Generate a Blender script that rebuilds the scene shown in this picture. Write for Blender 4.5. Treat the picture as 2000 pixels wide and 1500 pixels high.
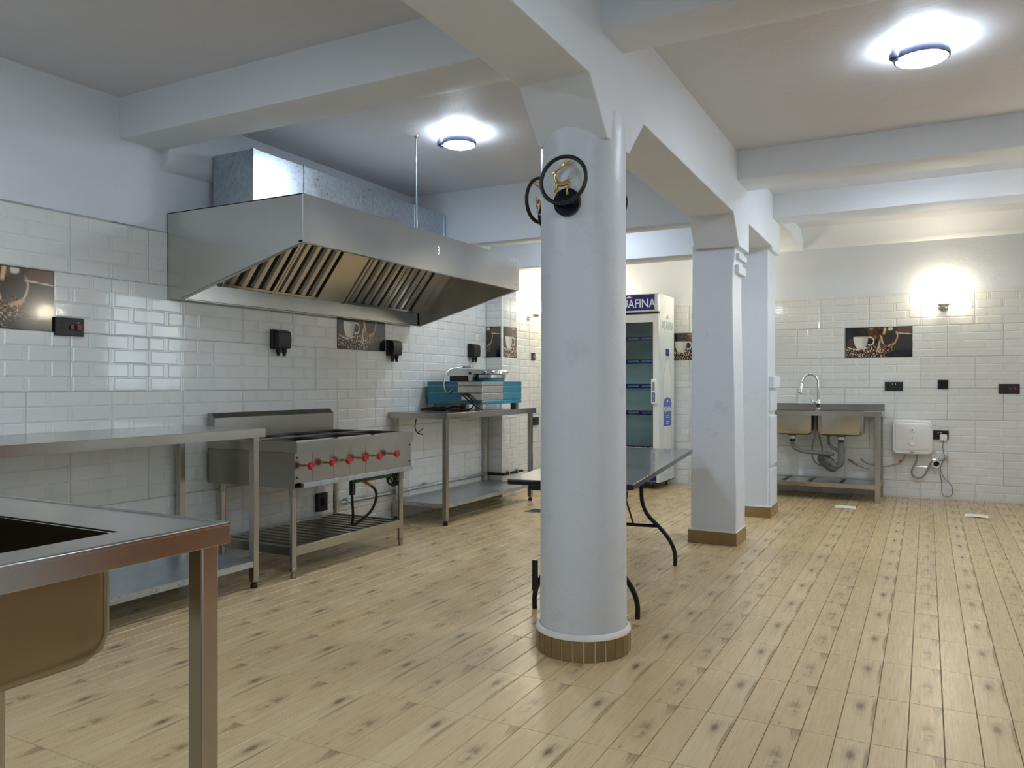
import bpy, math, random
import numpy as np
from mathutils import Vector, Matrix, noise as mnoise

random.seed(7)
for o in list(bpy.data.objects):
    bpy.data.objects.remove(o)
S = bpy.context.scene
COL = S.collection
R = math.radians

# ------------------------------------------------------------------ camera
cam_d = bpy.data.cameras.new('camera')
cam_d.sensor_width = 36.0
cam_d.lens = 1530.0 / 2000.0 * 36.0
cam_d.clip_start = 0.02
cam = bpy.data.objects.new('camera', cam_d)
COL.objects.link(cam)
cam.location = (0, 0, 1.10)
cam.rotation_euler = (R(90), 0, R(27.9))
S.camera = cam

# ------------------------------------------------------------------ light
S.view_settings.view_transform = 'Standard'
S.view_settings.look = 'None'
S.view_settings.gamma = 1.0
S.view_settings.use_curve_mapping = False
S.view_settings.exposure = 0.98
W = bpy.data.worlds.new('world')
S.world = W
W.use_nodes = True
bg = W.node_tree.nodes['Background']
bg.inputs[0].default_value = (0.72, 0.84, 1.0, 1)
bg.inputs[1].default_value = 1.0

LED = (0.755, 0.865, 1.0)
WARM = (1.0, 0.87, 0.66)
P_LED, P_GLOBE, P_WIN = 88.0, 21.0, 9.0    # emission strengths of dome / globe, watts of window light


def area_light(name, loc, rot, sx, sy, power, color):
    l = bpy.data.lights.new(name, 'AREA')
    l.shape = 'RECTANGLE'; l.size = sx; l.size_y = sy
    l.energy = power; l.color = color
    o = bpy.data.objects.new(name, l); COL.objects.link(o)
    o.location = loc; o.rotation_euler = rot
    return o


# daylight entering through the two openings of the right wall
XR = 1.45
YF = -1.7
area_light('window_daylight', (XR + 0.06, 0.75, 1.65), (0, R(90), 0), 1.3, 1.5, P_WIN, (0.72, 0.92, 1.0))
area_light('window_daylight', (XR + 0.06, 6.9, 1.65), (0, R(90), 0), 1.3, 1.2, P_WIN, (0.82, 0.92, 1.0))


# ------------------------------------------------------------------ helpers
def lin(c):
    return tuple(((x / 255) / 12.92 if x / 255 <= .04045 else ((x / 255 + .055) / 1.055) ** 2.4) for x in c)


class MB:
    def __init__(s):
        s.v = []; s.f = []

    def add(s, vs, fs):
        n = len(s.v)
        s.v += [tuple(p) for p in vs]
        s.f += [tuple(i + n for i in f) for f in fs]
        return s

    def box(s, x0, x1, y0, y1, z0, z1):
        return s.add([(x0, y0, z0), (x1, y0, z0), (x1, y1, z0), (x0, y1, z0), (x0, y0, z1), (x1, y0, z1), (x1, y1, z1), (x0, y1, z1)],
                     [(0, 3, 2, 1), (4, 5, 6, 7), (0, 1, 5, 4), (1, 2, 6, 5), (2, 3, 7, 6), (3, 0, 4, 7)])

    def hexa(s, p):     # 8 points: bottom 4 ccw, top 4 ccw
        return s.add(p, [(0, 3, 2, 1), (4, 5, 6, 7), (0, 1, 5, 4), (1, 2, 6, 5), (2, 3, 7, 6), (3, 0, 4, 7)])

    def prism(s, poly, axis, a0, a1):
        """poly: 2D points, extruded along axis ('x': poly=(y,z), 'y': poly=(x,z), 'z': poly=(x,y))"""
        def mk(p, a):
            return (a, p[0], p[1]) if axis == 'x' else ((p[0], a, p[1]) if axis == 'y' else (p[0], p[1], a))
        n = len(poly)
        vs = [mk(p, a0) for p in poly] + [mk(p, a1) for p in poly]
        ar = sum(poly[i][0] * poly[(i + 1) % n][1] - poly[(i + 1) % n][0] * poly[i][1] for i in range(n))
        flip = (ar < 0) != (axis == 'y')
        b = list(range(n))[::-1]; t = list(range(n, 2 * n))
        fs = [tuple(b), tuple(t)] + [(i, (i + 1) % n, n + (i + 1) % n, n + i) for i in range(n)]
        if flip: fs = [f[::-1] for f in fs]
        return s.add(vs, fs)

    def lathe(s, prof, c=(0, 0, 0), axis=(0, 0, 1), n=24, caps=True):
        """prof: (radius, height along axis)"""
        q = Vector((0, 0, 1)).rotation_difference(Vector(axis).normalized())
        vs = []; fs = []
        for r, h in prof:
            for i in range(n):
                a = 2 * math.pi * i / n
                p = q @ Vector((r * math.cos(a), r * math.sin(a), h))
                vs.append((p.x + c[0], p.y + c[1], p.z + c[2]))
        m = len(prof)
        for j in range(m - 1):
            for i in range(n):
                k = (i + 1) % n
                fs.append((j * n + i, j * n + k, (j + 1) * n + k, (j + 1) * n + i))
        if caps:
            if prof[0][0] > 1e-6: fs.append(tuple(range(n))[::-1])
            if prof[-1][0] > 1e-6: fs.append(tuple((m - 1) * n + i for i in range(n)))
        return s.add(vs, fs)

    def tube(s, pts, r, n=10, smooth=6, caps=True, closed=False):
        P = [Vector(p) for p in pts]
        if smooth and len(P) > 2:
            Q = []
            m = len(P)
            rng = range(m) if closed else range(m - 1)
            for i in rng:
                p0 = P[(i - 1) % m] if (closed or i > 0) else P[0]
                p1 = P[i]; p2 = P[(i + 1) % m]
                p3 = P[(i + 2) % m] if (closed or i + 2 < m) else P[-1]
                for k in range(smooth):
                    t = k / smooth
                    Q.append(.5 * ((2 * p1) + (-p0 + p2) * t + (2 * p0 - 5 * p1 + 4 * p2 - p3) * t * t + (-p0 + 3 * p1 - 3 * p2 + p3) * t ** 3))
            if not closed: Q.append(P[-1])
            P = Q
        m = len(P)
        rr = r if isinstance(r, (list, tuple)) else None
        T = []
        for i in range(m):
            if closed: t = P[(i + 1) % m] - P[i - 1]
            else: t = P[min(i + 1, m - 1)] - P[max(i - 1, 0)]
            T.append(t.normalized())
        u = T[0].orthogonal().normalized()
        vs = []; fs = []
        for i in range(m):
            if i > 0:
                u = T[i - 1].rotation_difference(T[i]) @ u
                u = (u - T[i] * u.dot(T[i])).normalized()
            w = T[i].cross(u)
            ri = r if rr is None else rr[0] + (rr[-1] - rr[0]) * i / (m - 1)
            for k in range(n):
                a = 2 * math.pi * k / n
                vs.append(P[i] + (u * math.cos(a) + w * math.sin(a)) * ri)
        for i in range(m if closed else m - 1):
            j = (i + 1) % m
            for k in range(n):
                l = (k + 1) % n
                fs.append((i * n + k, i * n + l, j * n + l, j * n + k))
        if caps and not closed:
            fs.append(tuple(range(n))[::-1]); fs.append(tuple((m - 1) * n + k for k in range(n)))
        return s.add(vs, fs)

    def sphere(s, c, r, n=20, m=12, sx=1, sy=1, sz=1):
        prof = [(max(1e-4, r * math.sin(math.pi * j / m)), -r * math.cos(math.pi * j / m)) for j in range(m + 1)]
        k = len(s.v)
        s.lathe(prof, (0, 0, 0), n=n, caps=False)
        for i in range(k, len(s.v)):
            p = s.v[i]; s.v[i] = (c[0] + p[0] * sx, c[1] + p[1] * sy, c[2] + p[2] * sz)
        return s

    def xform(s, M):
        s.v = [tuple(M @ Vector(p)) for p in s.v]
        return s

    def mesh(s, name, mat, smooth=None, org=(0, 0, 0)):
        me = bpy.data.meshes.new(name)
        me.from_pydata([(p[0] - org[0], p[1] - org[1], p[2] - org[2]) for p in s.v], [], s.f)
        me.materials.append(mat)
        if smooth is not None:
            me.polygons.foreach_set('use_smooth', [True] * len(me.polygons))
            me.set_sharp_from_angle(angle=R(smooth))
        me.update()
        return me

    def build(s, name, mat, parent=None, smooth=None, bev=0, label=None):
        o = bpy.data.objects.new(name, s.mesh(name, mat, smooth, ORG.get(parent.name, (0, 0, 0)) if parent else (0, 0, 0)))
        COL.objects.link(o)
        if parent:
            o.parent = parent
            ORG[o.name] = ORG.get(parent.name, (0, 0, 0))
        if bev:
            b = o.modifiers.new('bevel', 'BEVEL'); b.width = bev; b.segments = 2; b.limit_method = 'ANGLE'
        if label: o['label'] = label
        return o


ORG = {}


def B(*a): return MB().box(*a)


def tag(o, label, cat, group=None):
    o['label'] = label; o['category'] = cat
    if group: o['group'] = group
    return o


def thing(name, label, cat, loc=(0, 0, 0), rz=None, group=None):
    """Empty at the thing's base. rz=None: parts given in world coordinates; else in local ones."""
    o = bpy.data.objects.new(name, None); COL.objects.link(o)
    o.empty_display_size = .1
    o.location = loc
    if rz is None: ORG[o.name] = loc
    else: o.rotation_euler = (0, 0, rz)
    return tag(o, label, cat, group)


def struct(o, label=None):
    o['kind'] = 'structure'
    if label: o['label'] = label
    return o


def recenter(o, loc):
    """move a one-mesh object's origin to loc"""
    o.data.transform(Matrix.Translation(-Vector(loc))); o.location = loc
    return o


FONTCACHE = {}


def text(body, size, mat, parent, M, name='lettering', depth=.0006, sx=1.0, bold=0.0):
    cu = bpy.data.curves.new('txt', 'FONT'); cu.body = body; cu.size = size; cu.extrude = depth; cu.offset = bold
    cu.align_x = 'CENTER'; cu.align_y = 'CENTER'; cu.resolution_u = 3
    t = bpy.data.objects.new('txt', cu); COL.objects.link(t)
    bpy.context.view_layer.update()
    me = bpy.data.meshes.new_from_object(t.evaluated_get(bpy.context.evaluated_depsgraph_get()))
    bpy.data.objects.remove(t); bpy.data.curves.remove(cu)
    me.name = name
    me.transform(M @ Matrix.Diagonal((sx, 1, 1, 1)))
    org = ORG.get(parent.name, (0, 0, 0))
    me.transform(Matrix.Translation(-Vector(org)))
    me.materials.clear(); me.materials.append(mat)
    o = bpy.data.objects.new(name, me); COL.objects.link(o); o.parent = parent; ORG[o.name] = org
    return o


def face_y(x, y, z):    # text plane that faces -Y
    return Matrix.Translation((x, y, z)) @ Matrix.Rotation(R(90), 4, 'X')


def face_x(x, y, z):    # text plane that faces +X
    return Matrix.Translation((x, y, z)) @ Matrix.Rotation(R(90), 4, 'Z') @ Matrix.Rotation(R(90), 4, 'X')


# ------------------------------------------------------------------ materials
class NM:
    def __init__(s, name):
        s.m = bpy.data.materials.new(name); s.m.use_nodes = True
        s.t = s.m.node_tree; s.n = s.t.nodes; s.bsdf = s.n['Principled BSDF']

    def node(s, typ, **kw):
        x = s.n.new(typ)
        for k, v in kw.items():
            if k.startswith('_'): setattr(x, k[1:], v)
            else: x.inputs[k.replace('__', ' ')].default_value = v
        return x

    def link(s, a, b): s.t.links.new(a, b)

    def set(s, **kw):
        for k, v in kw.items(): s.bsdf.inputs[k.replace('__', ' ')].default_value = v
        return s

    def math(s, op, a, b=None, clamp=False):
        x = s.n.new('ShaderNodeMath'); x.operation = op; x.use_clamp = clamp
        for i, q in enumerate((a, b)):
            if q is None: continue
            if isinstance(q, (int, float)): x.inputs[i].default_value = q
            else: s.link(q, x.inputs[i])
        return x.outputs[0]

    def mix(s, fac, a, b):
        x = s.n.new('ShaderNodeMix'); x.data_type = 'RGBA'
        for i, q in ((0, fac), (6, a), (7, b)):
            if isinstance(q, (int, float)): x.inputs[i].default_value = q
            elif isinstance(q, tuple): x.inputs[i].default_value = (*q[:3], 1)
            else: s.link(q, x.inputs[i])
        return x.outputs[2]

    def ramp(s, fac, stops):
        x = s.n.new('ShaderNodeValToRGB')
        e = x.color_ramp.elements
        while len(e) < len(stops): e.new(.5)
        for i, (p, c) in enumerate(stops):
            e[i].position = p; e[i].color = (*c, 1) if isinstance(c, tuple) else (c, c, c, 1)
        s.link(fac, x.inputs[0])
        return x.outputs[0]

    def noise(s, scale, detail=3, vec=None, rough=.5, dist=0):
        x = s.node('ShaderNodeTexNoise', Scale=scale, Detail=detail, Roughness=rough, Distortion=dist)
        if vec is not None: s.link(vec, x.inputs['Vector'])
        return x.outputs[0]

    def coord(s, which='Object', scale=None):
        x = s.n.new('ShaderNodeTexCoord').outputs[which]
        if scale:
            mp = s.n.new('ShaderNodeMapping'); mp.inputs['Scale'].default_value = scale
            s.link(x, mp.inputs[0]); x = mp.outputs[0]
        return x

    def bump(s, h, strength, dist=.01):
        b = s.node('ShaderNodeBump', Strength=strength, Distance=dist)
        s.link(h, b.inputs['Height']); s.link(b.outputs[0], s.bsdf.inputs['Normal'])
        return s


def plain(name, rgb, rough=.5, metal=0.0, var=.06, scale=14, bump=0.0, coat=0.0):
    """plain colour with a little procedural mottling"""
    k = NM(name); c = lin(rgb)
    n = k.noise(scale, 3, k.coord('Object'))
    f = k.math('MULTIPLY', n, 1.0)
    d = tuple(x * (1 - var) for x in c); e = tuple(min(1, x * (1 + var)) for x in c)
    k.link(k.mix(f, d, e), k.bsdf.inputs['Base Color'])
    k.set(Roughness=rough, Metallic=metal)
    if coat: k.set(Coat__Weight=coat)
    if bump: k.bump(k.noise(scale * 6, 4, k.coord('Object')), bump, .002)
    return k.m


def plaster(name, rgb):
    k = NM(name)
    co = k.coord('Object')
    n = k.noise(1.6, 5, co, .6)
    c = lin(rgb); d = tuple(x * .94 for x in c)
    k.link(k.mix(n, d, c), k.bsdf.inputs['Base Color'])
    k.set(Roughness=.55, Specular__IOR__Level=.25)
    h = k.math('ADD', k.noise(9, 4, co, .6), k.math('MULTIPLY', k.noise(60, 3, co), .25))
    k.bump(h, .28, .012)
    return k.m


def column_paint():
    k = NM('column_paint'); co = k.coord('Object')
    c = lin((219, 225, 230))
    n = k.noise(1.8, 5, co, .6)
    base = k.mix(n, tuple(x * .93 for x in c), c)
    sm = k.math('MULTIPLY', k.ramp(k.noise(5, 5, co, .65), [(.60, 0.0), (.72, 1.0)]), .22)      # scuffs
    base = k.mix(sm, base, lin((150, 152, 156)))
    k.link(base, k.bsdf.inputs['Base Color'])
    k.set(Roughness=.38, Specular__IOR__Level=.4)
    k.bump(k.math('ADD', k.noise(10, 4, co, .6), k.math('MULTIPLY', k.noise(80, 2, co), .2)), .3, .01)
    return k.m


def steel(name, rgb=(190, 187, 180), rough=.22, wave=.05, grain=(2, 2, 90), smudge=.10):
    k = NM(name); co = k.coord('Object')
    c = lin(rgb)
    sm = k.ramp(k.noise(2.6, 4, co, .6), [(.25, 0.0), (.8, 1.0)])
    k.link(k.mix(sm, tuple(x * .86 for x in c), c), k.bsdf.inputs['Base Color'])
    k.set(Metallic=1.0)
    fine = k.noise(1.0, 3, k.coord('Object', grain))
    r = k.math('ADD', k.math('MULTIPLY', sm, smudge * .6), k.math('ADD', rough - smudge * .3, k.math('MULTIPLY', fine, .015)))
    k.link(r, k.bsdf.inputs['Roughness'])
    k.bump(k.noise(3.2, 2, co), wave, .03)
    return k.m


def galvanised():
    k = NM('galvanised'); co = k.coord('Object')
    v = k.node('ShaderNodeTexVoronoi', Scale=38.0); k.link(co, v.inputs['Vector'])
    bw = k.math('ADD', k.math('MULTIPLY', v.outputs['Distance'], .6), k.math('MULTIPLY', k.noise(5, 4, co), .6))
    k.link(k.mix(bw, lin((150, 162, 172)), lin((206, 214, 220))), k.bsdf.inputs['Base Color'])
    k.set(Metallic=.92)
    k.link(k.math('ADD', .20, k.math('MULTIPLY', bw, .22)), k.bsdf.inputs['Roughness'])
    k.bump(k.noise(3, 2, co), .06, .02)
    return k.m


def ceramic():
    k = NM('white_ceramic'); co = k.coord('Object')
    oi = k.n.new('ShaderNodeObjectInfo')
    c = lin((228, 230, 226))
    k.link(k.mix(oi.outputs['Random'], tuple(x * .93 for x in c), c), k.bsdf.inputs['Base Color'])
    k.set(Roughness=.09, Specular__IOR__Level=.55, Coat__Weight=.35, Coat__Roughness=.04)
    k.bump(k.noise(16, 2, co), .10, .006)
    return k.m


def wood_tile():
    """one 40 cm ceramic tile printed with four 10 cm planks; UV 0..1 over the tile"""
    k = NM('wood_print_tile')
    uv = k.coord('UV')
    sep = k.n.new('ShaderNodeSeparateXYZ'); k.link(uv, sep.inputs[0])
    u, v = sep.outputs[0], sep.outputs[1]
    oi = k.n.new('ShaderNodeObjectInfo')
    base_a, base_b = lin((194, 165, 121)), lin((216, 191, 146))
    # grain along v
    mp = k.n.new('ShaderNodeMapping'); mp.inputs['Scale'].default_value = (90, 1.3, 1); k.link(uv, mp.inputs[0])
    g = k.noise(1.0, 5, mp.outputs[0], .6, 1.2)
    mp2 = k.n.new('ShaderNodeMapping'); mp2.inputs['Scale'].default_value = (5, 1.4, 1); k.link(uv, mp2.inputs[0])
    b = k.noise(1.6, 3, mp2.outputs[0])
    col = k.mix(k.math('ADD', k.math('MULTIPLY', g, .24), k.math('MULTIPLY', b, .72)), base_a, base_b)
    # plank 0 (knot) a little lighter, plank 1/3 plain
    pid = k.math('FLOOR', k.math('MULTIPLY', u, 4.0))
    p0 = k.math('LESS_THAN', pid, .5)
    col = k.mix(k.math('MULTIPLY', p0, .35), col, lin((220, 198, 156)))
    dn = k.noise(9, 4, uv, .6)
    dn2 = k.math('MULTIPLY', k.math('SUBTRACT', dn, .5), .9)

    def blob(cu, cv, su, sv, wob, lo, hi):
        du = k.math('DIVIDE', k.math('SUBTRACT', u, cu), su)
        dv = k.math('DIVIDE', k.math('SUBTRACT', v, cv), sv)
        d = k.math('SQRT', k.math('ADD', k.math('MULTIPLY', du, du), k.math('MULTIPLY', dv, dv)))
        d = k.math('ADD', d, k.math('MULTIPLY', dn2, wob))
        return k.ramp(d, [(lo, 1.0), (hi, 0.0)])
    dark = lin((112, 88, 58)); mid = lin((146, 122, 86))
    col = k.mix(k.math('MULTIPLY', blob(.125, .72, .060, .22, 1.8, .30, 1.0), .60), col, mid)      # knot halo
    col = k.mix(k.math('MULTIPLY', blob(.125, .735, .034, .090, .9, .35, 1.0), .88), col, dark)      # knot
    col = k.mix(k.math('MULTIPLY', blob(.234, .66, .019, .40, .8, .35, 1.0), .75), col, lin((132, 104, 64)))   # dark edge streak
    sm = k.math('MULTIPLY', blob(.635, .42, .075, .27, 2.0, .35, 1.1), k.ramp(dn, [(.40, 0.0), (.55, 1.0)]))
    col = k.mix(k.math('MULTIPLY', sm, .85), col, dark)                                            # smudged knot
    col = k.mix(k.math('MULTIPLY', blob(.575, .06, .026, .045, 1.2, .3, 1.0), .62), col, dark)
    # little triangle at the far right corner of plank 2, pointing back
    tri_w = k.math('MULTIPLY', k.math('SUBTRACT', v, .74), .21)
    tri = k.math('MULTIPLY', k.math('LESS_THAN', k.math('ABSOLUTE', k.math('SUBTRACT', u, .715)), tri_w), k.math('GREATER_THAN', v, .74))
    tri = k.math('MULTIPLY', tri, k.ramp(v, [(.74, .25), (.98, 1.0)]))
    col = k.mix(k.math('MULTIPLY', tri, .62), col, dark)
    # slight tone change from tile to tile
    col = k.mix(k.math('MULTIPLY', oi.outputs['Random'], .10), col, lin((160, 138, 102)))
    k.link(col, k.bsdf.inputs['Base Color'])
    k.set(Specular__IOR__Level=.5)
    k.link(k.math('ADD', .20, k.math('MULTIPLY', g, .16)), k.bsdf.inputs['Roughness'])
    k.bump(g, .08, .004)
    return k.m


def film_blue():
    k = NM('blue_film_steel'); co = k.coord('Object')
    n = k.noise(9, 4, co, .6)
    k.link(k.mix(n, lin((10, 100, 130)), lin((34, 150, 182))), k.bsdf.inputs['Base Color'])
    k.set(Metallic=.15, Roughness=.26, Coat__Weight=.4)
    k.bump(n, .15, .004)
    return k.m


def glass_tint(name, tint, gloss=.08):
    k = NM(name); n = k.n
    n.remove(k.bsdf)
    tr = n.new('ShaderNodeBsdfTransparent'); tr.inputs[0].default_value = (*tint, 1)
    gl = n.new('ShaderNodeBsdfGlossy'); gl.inputs['Roughness'].default_value = .02
    fr = n.new('ShaderNodeFresnel'); fr.inputs[0].default_value = 1.5
    mx = n.new('ShaderNodeMixShader')
    k.link(fr.outputs[0], mx.inputs[0]); k.link(tr.outputs[0], mx.inputs[1]); k.link(gl.outputs[0], mx.inputs[2])
    k.link(mx.outputs[0], n['Material Output'].inputs[0])
    return k.m


def emit(name, rgb, strength):
    k = NM(name)
    k.set(Base__Color=(1, 1, 1, 1), Emission__Color=(*rgb, 1), Emission__Strength=strength)
    return k.m


def attr_paint(name, rough=.15):
    k = NM(name)
    a = k.n.new('ShaderNodeAttribute'); a.attribute_name = 'print'
    g = k.noise(900, 2, k.coord('Object'))
    k.link(k.mix(k.math('MULTIPLY', g, .12), a.outputs['Color'], (.02, .015, .01)), k.bsdf.inputs['Base Color'])
    k.set(Roughness=rough, Coat__Weight=.5, Coat__Roughness=.05)
    return k.m


M = dict(
    plaster=plaster('white_plaster', (224, 229, 234)), ceil=plaster('ceiling_paint', (217, 218, 222)),
    column=column_paint(), ceramic=ceramic(), grout=plain('grout', (150, 148, 140), .8), floor_grout=plain('floor_grout', (104, 84, 58), .8),
    wood=wood_tile(), base_tile=plain('brown_base_tile', (136, 110, 70), .25, var=.35, scale=9),
    caulk=plain('white_caulk', (232, 228, 218), .6, bump=.5),
    steel=steel('stainless_steel'), steel_dark=steel('stainless_worn', (168, 164, 155), .30, .06),
    hood=steel('hood_steel', (206, 205, 200), .22, .09, (60, 60, 2), .14), bowl=steel('bowl_steel', (150, 138, 120), .22, .06),
    galv=galvanised(), chrome=plain('chrome', (220, 220, 222), .08, 1.0, .03), cast=plain('cast_steel', (205, 205, 202), .24, 1.0, .2, 30),
    black=plain('black_plastic', (20, 20, 21), .38), black_gloss=plain('black_gloss', (13, 15, 20), .18), rubber=plain('black_rubber', (16, 16, 16), .6),
    darkmetal=plain('dark_cavity_metal', (42, 36, 30), .5, .6, .3), red=plain('red_knob', (172, 18, 38), .3, coat=.4), redsw=plain('red_switch', (150, 30, 50), .35),
    white_pl=plain('white_plastic', (235, 236, 236), .25, var=.02), grey_pl=plain('grey_pvc', (120, 120, 118), .45), paper=plain('white_paper', (240, 238, 230), .7),
    table_top=plain('dark_table_top', (82, 83, 86), .22, 0, .25, 6, coat=.3), gold=plain('gold', (226, 198, 130), .16, 1.0, .1),
    navy=plain('navy_disc', (16, 24, 40), .22, .3), film=film_blue(), green=plain('green_pipe', (14, 74, 44), .35), brass=plain('brass', (150, 120, 60), .3, 1.0),
    fr_white=plain('fridge_white', (228, 232, 232), .18, var=.03, coat=.4), fr_blue=plain('fridge_navy', (30, 34, 120), .25, var=.1), fr_in=plain('fridge_liner', (214, 226, 226), .5),
    fr_pale=plain('bottle_print_pale', (208, 222, 222), .3, var=.10, scale=30), fr_grey=plain('bottle_print_line', (150, 172, 180), .3), label_blue=plain('bottle_label_blue', (52, 84, 170), .3, var=.1),
    ink_grey=plain('grey_ink', (140, 146, 148), .4), ink_white=plain('white_ink', (238, 240, 246), .4), ink_dark=plain('dark_ink', (40, 40, 44), .5), ink_red=plain('red_ink', (200, 50, 60), .4),
    glass=glass_tint('door_glass', (.88, .94, .93)), wpane=glass_tint('window_glass', (.95, .97, .97)), braid=plain('braided_hose', (150, 145, 136), .4, .4, .4, 160),
    led=emit('led_dome', LED, P_LED), globe=emit('warm_globe', WARM, P_GLOBE), rim=plain('lamp_rim', (96, 104, 130), .35, .4), frame=plain('window_frame_paint', (210, 205, 195), .5),
    print=attr_paint('printed_tile'), brown_wood=plain('brown_wood', (160, 94, 50), .4, var=.3, scale=5),
)

# ------------------------------------------------------------------ room shell
XL = -3.84          # left wall plaster plane (tile faces stand 1 cm proud)
YB = 8.51           # far wall plane
ZC = 2.65           # ceiling
fl = struct(B(XL, XR, YF, YB, -.10, -.004).build('floor', M['floor_grout']), 'wood-look tiled floor')
ce = struct(B(XL - .2, XR + .2, YF - .2, YB + .2, ZC, ZC + .15).build('ceiling', M['ceil']), 'white painted ceiling')

# left wall with the soft plaster ridge of the first bay
lwm = MB().box(XL - .30, XL - .12, YF, YB + .15, 0, ZC)
zs = [0, 1.0, 1.9, 2.10] + [2.13 + .17 * i / 8 for i in range(9)] + [2.4, ZC]
ysl = [YF + (1.6 - YF) * i / 8 for i in range(8)] + [1.6 + 2.2 * i / 22 for i in range(22)] + [3.8, 5.0, 7.0, YB + .15]
for y in ysl:
    q = min(1, max(0, (3.5 - y) / 1.7)); dpt = .048 * q * q * (3 - 2 * q); drop = .05 * min(1, max(0, (1.9 - y) / 1.5)) - .02 * math.sin(y * 2.2)
    for z in zs:
        t = min(1, max(0, (z + drop - 2.13) / .17)); lwm.v.append((XL - dpt * t * t * (3 - 2 * t), y, z))
nz = len(zs)
for a in range(len(ysl) - 1):
    for b in range(nz - 1):
        c = 8 + a * nz + b; lwm.f.append((c, c + nz, c + nz + 1, c + 1))
wl = struct(lwm.build('wall_left', M['plaster'], smooth=35), 'white wall tiled to head height behind the stove')
wb = struct(B(XL - .15, XR + .15, YB, YB + .15, 0, ZC).build('wall_back', M['plaster']), 'white far wall tiled to head height')
# right wall with two openings, front wall with a door opening (both outside the photograph)
rw = MB()
rw.box(XR, XR + .12, YF, YB, 0, 1.0).box(XR, XR + .12, YF, YB, 2.3, ZC)
for a, b in ((YF, .0), (1.5, 6.3), (7.5, YB)): rw.box(XR, XR + .12, a, b, 1.0, 2.3)
wr = struct(rw.build('wall_right', M['plaster']), 'white wall with windows')
fw = MB().box(XL, XR, YF - .12, YF, 0, ZC)
wf = struct(fw.build('wall_front', M['plaster']), 'white wall with no openings')
for i, (a, b) in enumerate(((.0, 1.5), (6.3, 7.5))):
    w = struct(B(XR + .03, XR + .034, a, b, 1.0, 2.3).build('window_%d' % (i + 1), M['wpane']), 'clear window pane')
    f = MB()
    for y in (a, (a + b) / 2 - .02, b - .04): f.box(XR + .01, XR + .05, y, y + .04, 1.0, 2.3)
    f.box(XR + .01, XR + .05, a, b, 1.0, 1.04).box(XR + .01, XR + .05, a, b, 2.26, 2.3)
    f.build('window_frame', M['frame'], w)
d1 = struct(B(XR - .045, XR - .002, 2.2, 4.3, 0, 2.1).build('reflector_door', M['brown_wood'], bev=.004), 'unseen brown double door added for copper reflections in the steel')  # added out of view so the steel picks up a warm copper tone
for y in (2.35, 3.35): B(XR - .058, XR - .045, y, y + .8, .25, 1.0).build('reflector_door_panel', M['brown_wood'], d1, bev=.006); B(XR - .058, XR - .045, y, y + .8, 1.15, 1.95).build('reflector_door_panel', M['brown_wood'], d1, bev=.006)

# ---- beams (parts of the ceiling)
BX0, BX1 = -1.418, -1.115        # main beam faces


def soft_beam(x0, x1, y0, y1, z0, label):
    """cross beam running along X with a slightly uneven lower arris"""
    n = 14
    m = MB(); r = .012
    prof_n = 8
    for i in range(n + 1):
        x = x0 + (x1 - x0) * i / n
        w1 = mnoise.noise((x * 1.7, y0, z0)) * .006; w2 = mnoise.noise((x * 1.9, y1, z0 + 4)) * .006
        zz = z0 + w1 * .7
        for (y, z) in ((y0, ZC + .01), (y0 + w1 * .5, z0 + r), (y0 + w1 * .5 + r * .3, zz + r * .3), (y0 + r + w1 * .5, zz), (y1 - r + w2, zz), (y1 - r * .3 + w2, zz + r * .3), (y1 + w2, z0 + r), (y1, ZC + .01)):
            m.v.append((x, y, z))
    for i in range(n):
        for j in range(prof_n - 1):
            a = i * prof_n + j
            m.f.append((a, a + 1, a + prof_n + 1, a + prof_n))
    return m.build('beam', M['plaster'], ce, smooth=40, label=label)


soft_beam(XL - .09, BX0 + .01, 2.75, 3.02, 2.425, 'cross beam above the end of the extractor hood')
soft_beam(XL - .09, BX0 + .01, 5.36, 5.54, 2.215, 'cross beam behind the hood')
soft_beam(XL - .09, BX0 + .01, 6.69, 6.98, 2.215, 'cross beam before the fridge')
soft_beam(BX1 - .01, XR + .02, 2.85, 3.11, 2.475, 'cross beam at the top edge of the picture')
soft_beam(BX1 - .01, XR + .02, 5.31, 5.65, 2.455, 'cross beam beyond the right ceiling lamp')
soft_beam(BX1 - .01, XR + .02, 6.68, 6.98, 2.46, 'thin cross beam nearest the far wall')
# main beam with haunches on the round column: side outline in (y, z)
out = [(YF, ZC + .01), (YF, 2.27), (2.73, 2.268), (2.91, 2.075), (3.17, 2.075), (3.37, 2.258), (5.21, 2.225), (5.37, 2.03), (5.70, 2.03), (5.70, 2.235), (6.66, 2.226), (6.66, 2.2), (7.02, 2.2), (7.02, 2.50), (7.7, 2.505), (8.2, 2.47), (YB + .01, 2.47), (YB + .01, ZC + .01)]
MB().prism(out, 'x', BX0, BX1).build('beam', M['plaster'], ce, bev=.006, label='long main beam carried by the columns')
# wall beam along the left wall of the rear bays and cove on the far wall
MB().prism([(XL - .02, 2.31), (XL + .02, 2.325), (XL + .05, 2.36), (XL + .065, 2.42), (XL + .065, ZC + .01), (XL - .02, ZC + .01)], 'y', 3.0, YB).build('beam', M['plaster'], ce, smooth=50, label='shallow beam along the left wall')
cv = [(YB + .02, 2.47)]
for i in range(9):
    t = i / 8; cv.append((YB - .03 - .26 * t ** 1.3, 2.485 + .165 * (1 - (1 - t) ** 1.7)))
cv += [(YB - .30, ZC + .01), (YB + .02, ZC + .01)]
MB().prism(cv, 'x', BX1, XR + .02).build('beam', M['plaster'], ce, smooth=50, label='rounded beam along the far wall')

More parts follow.
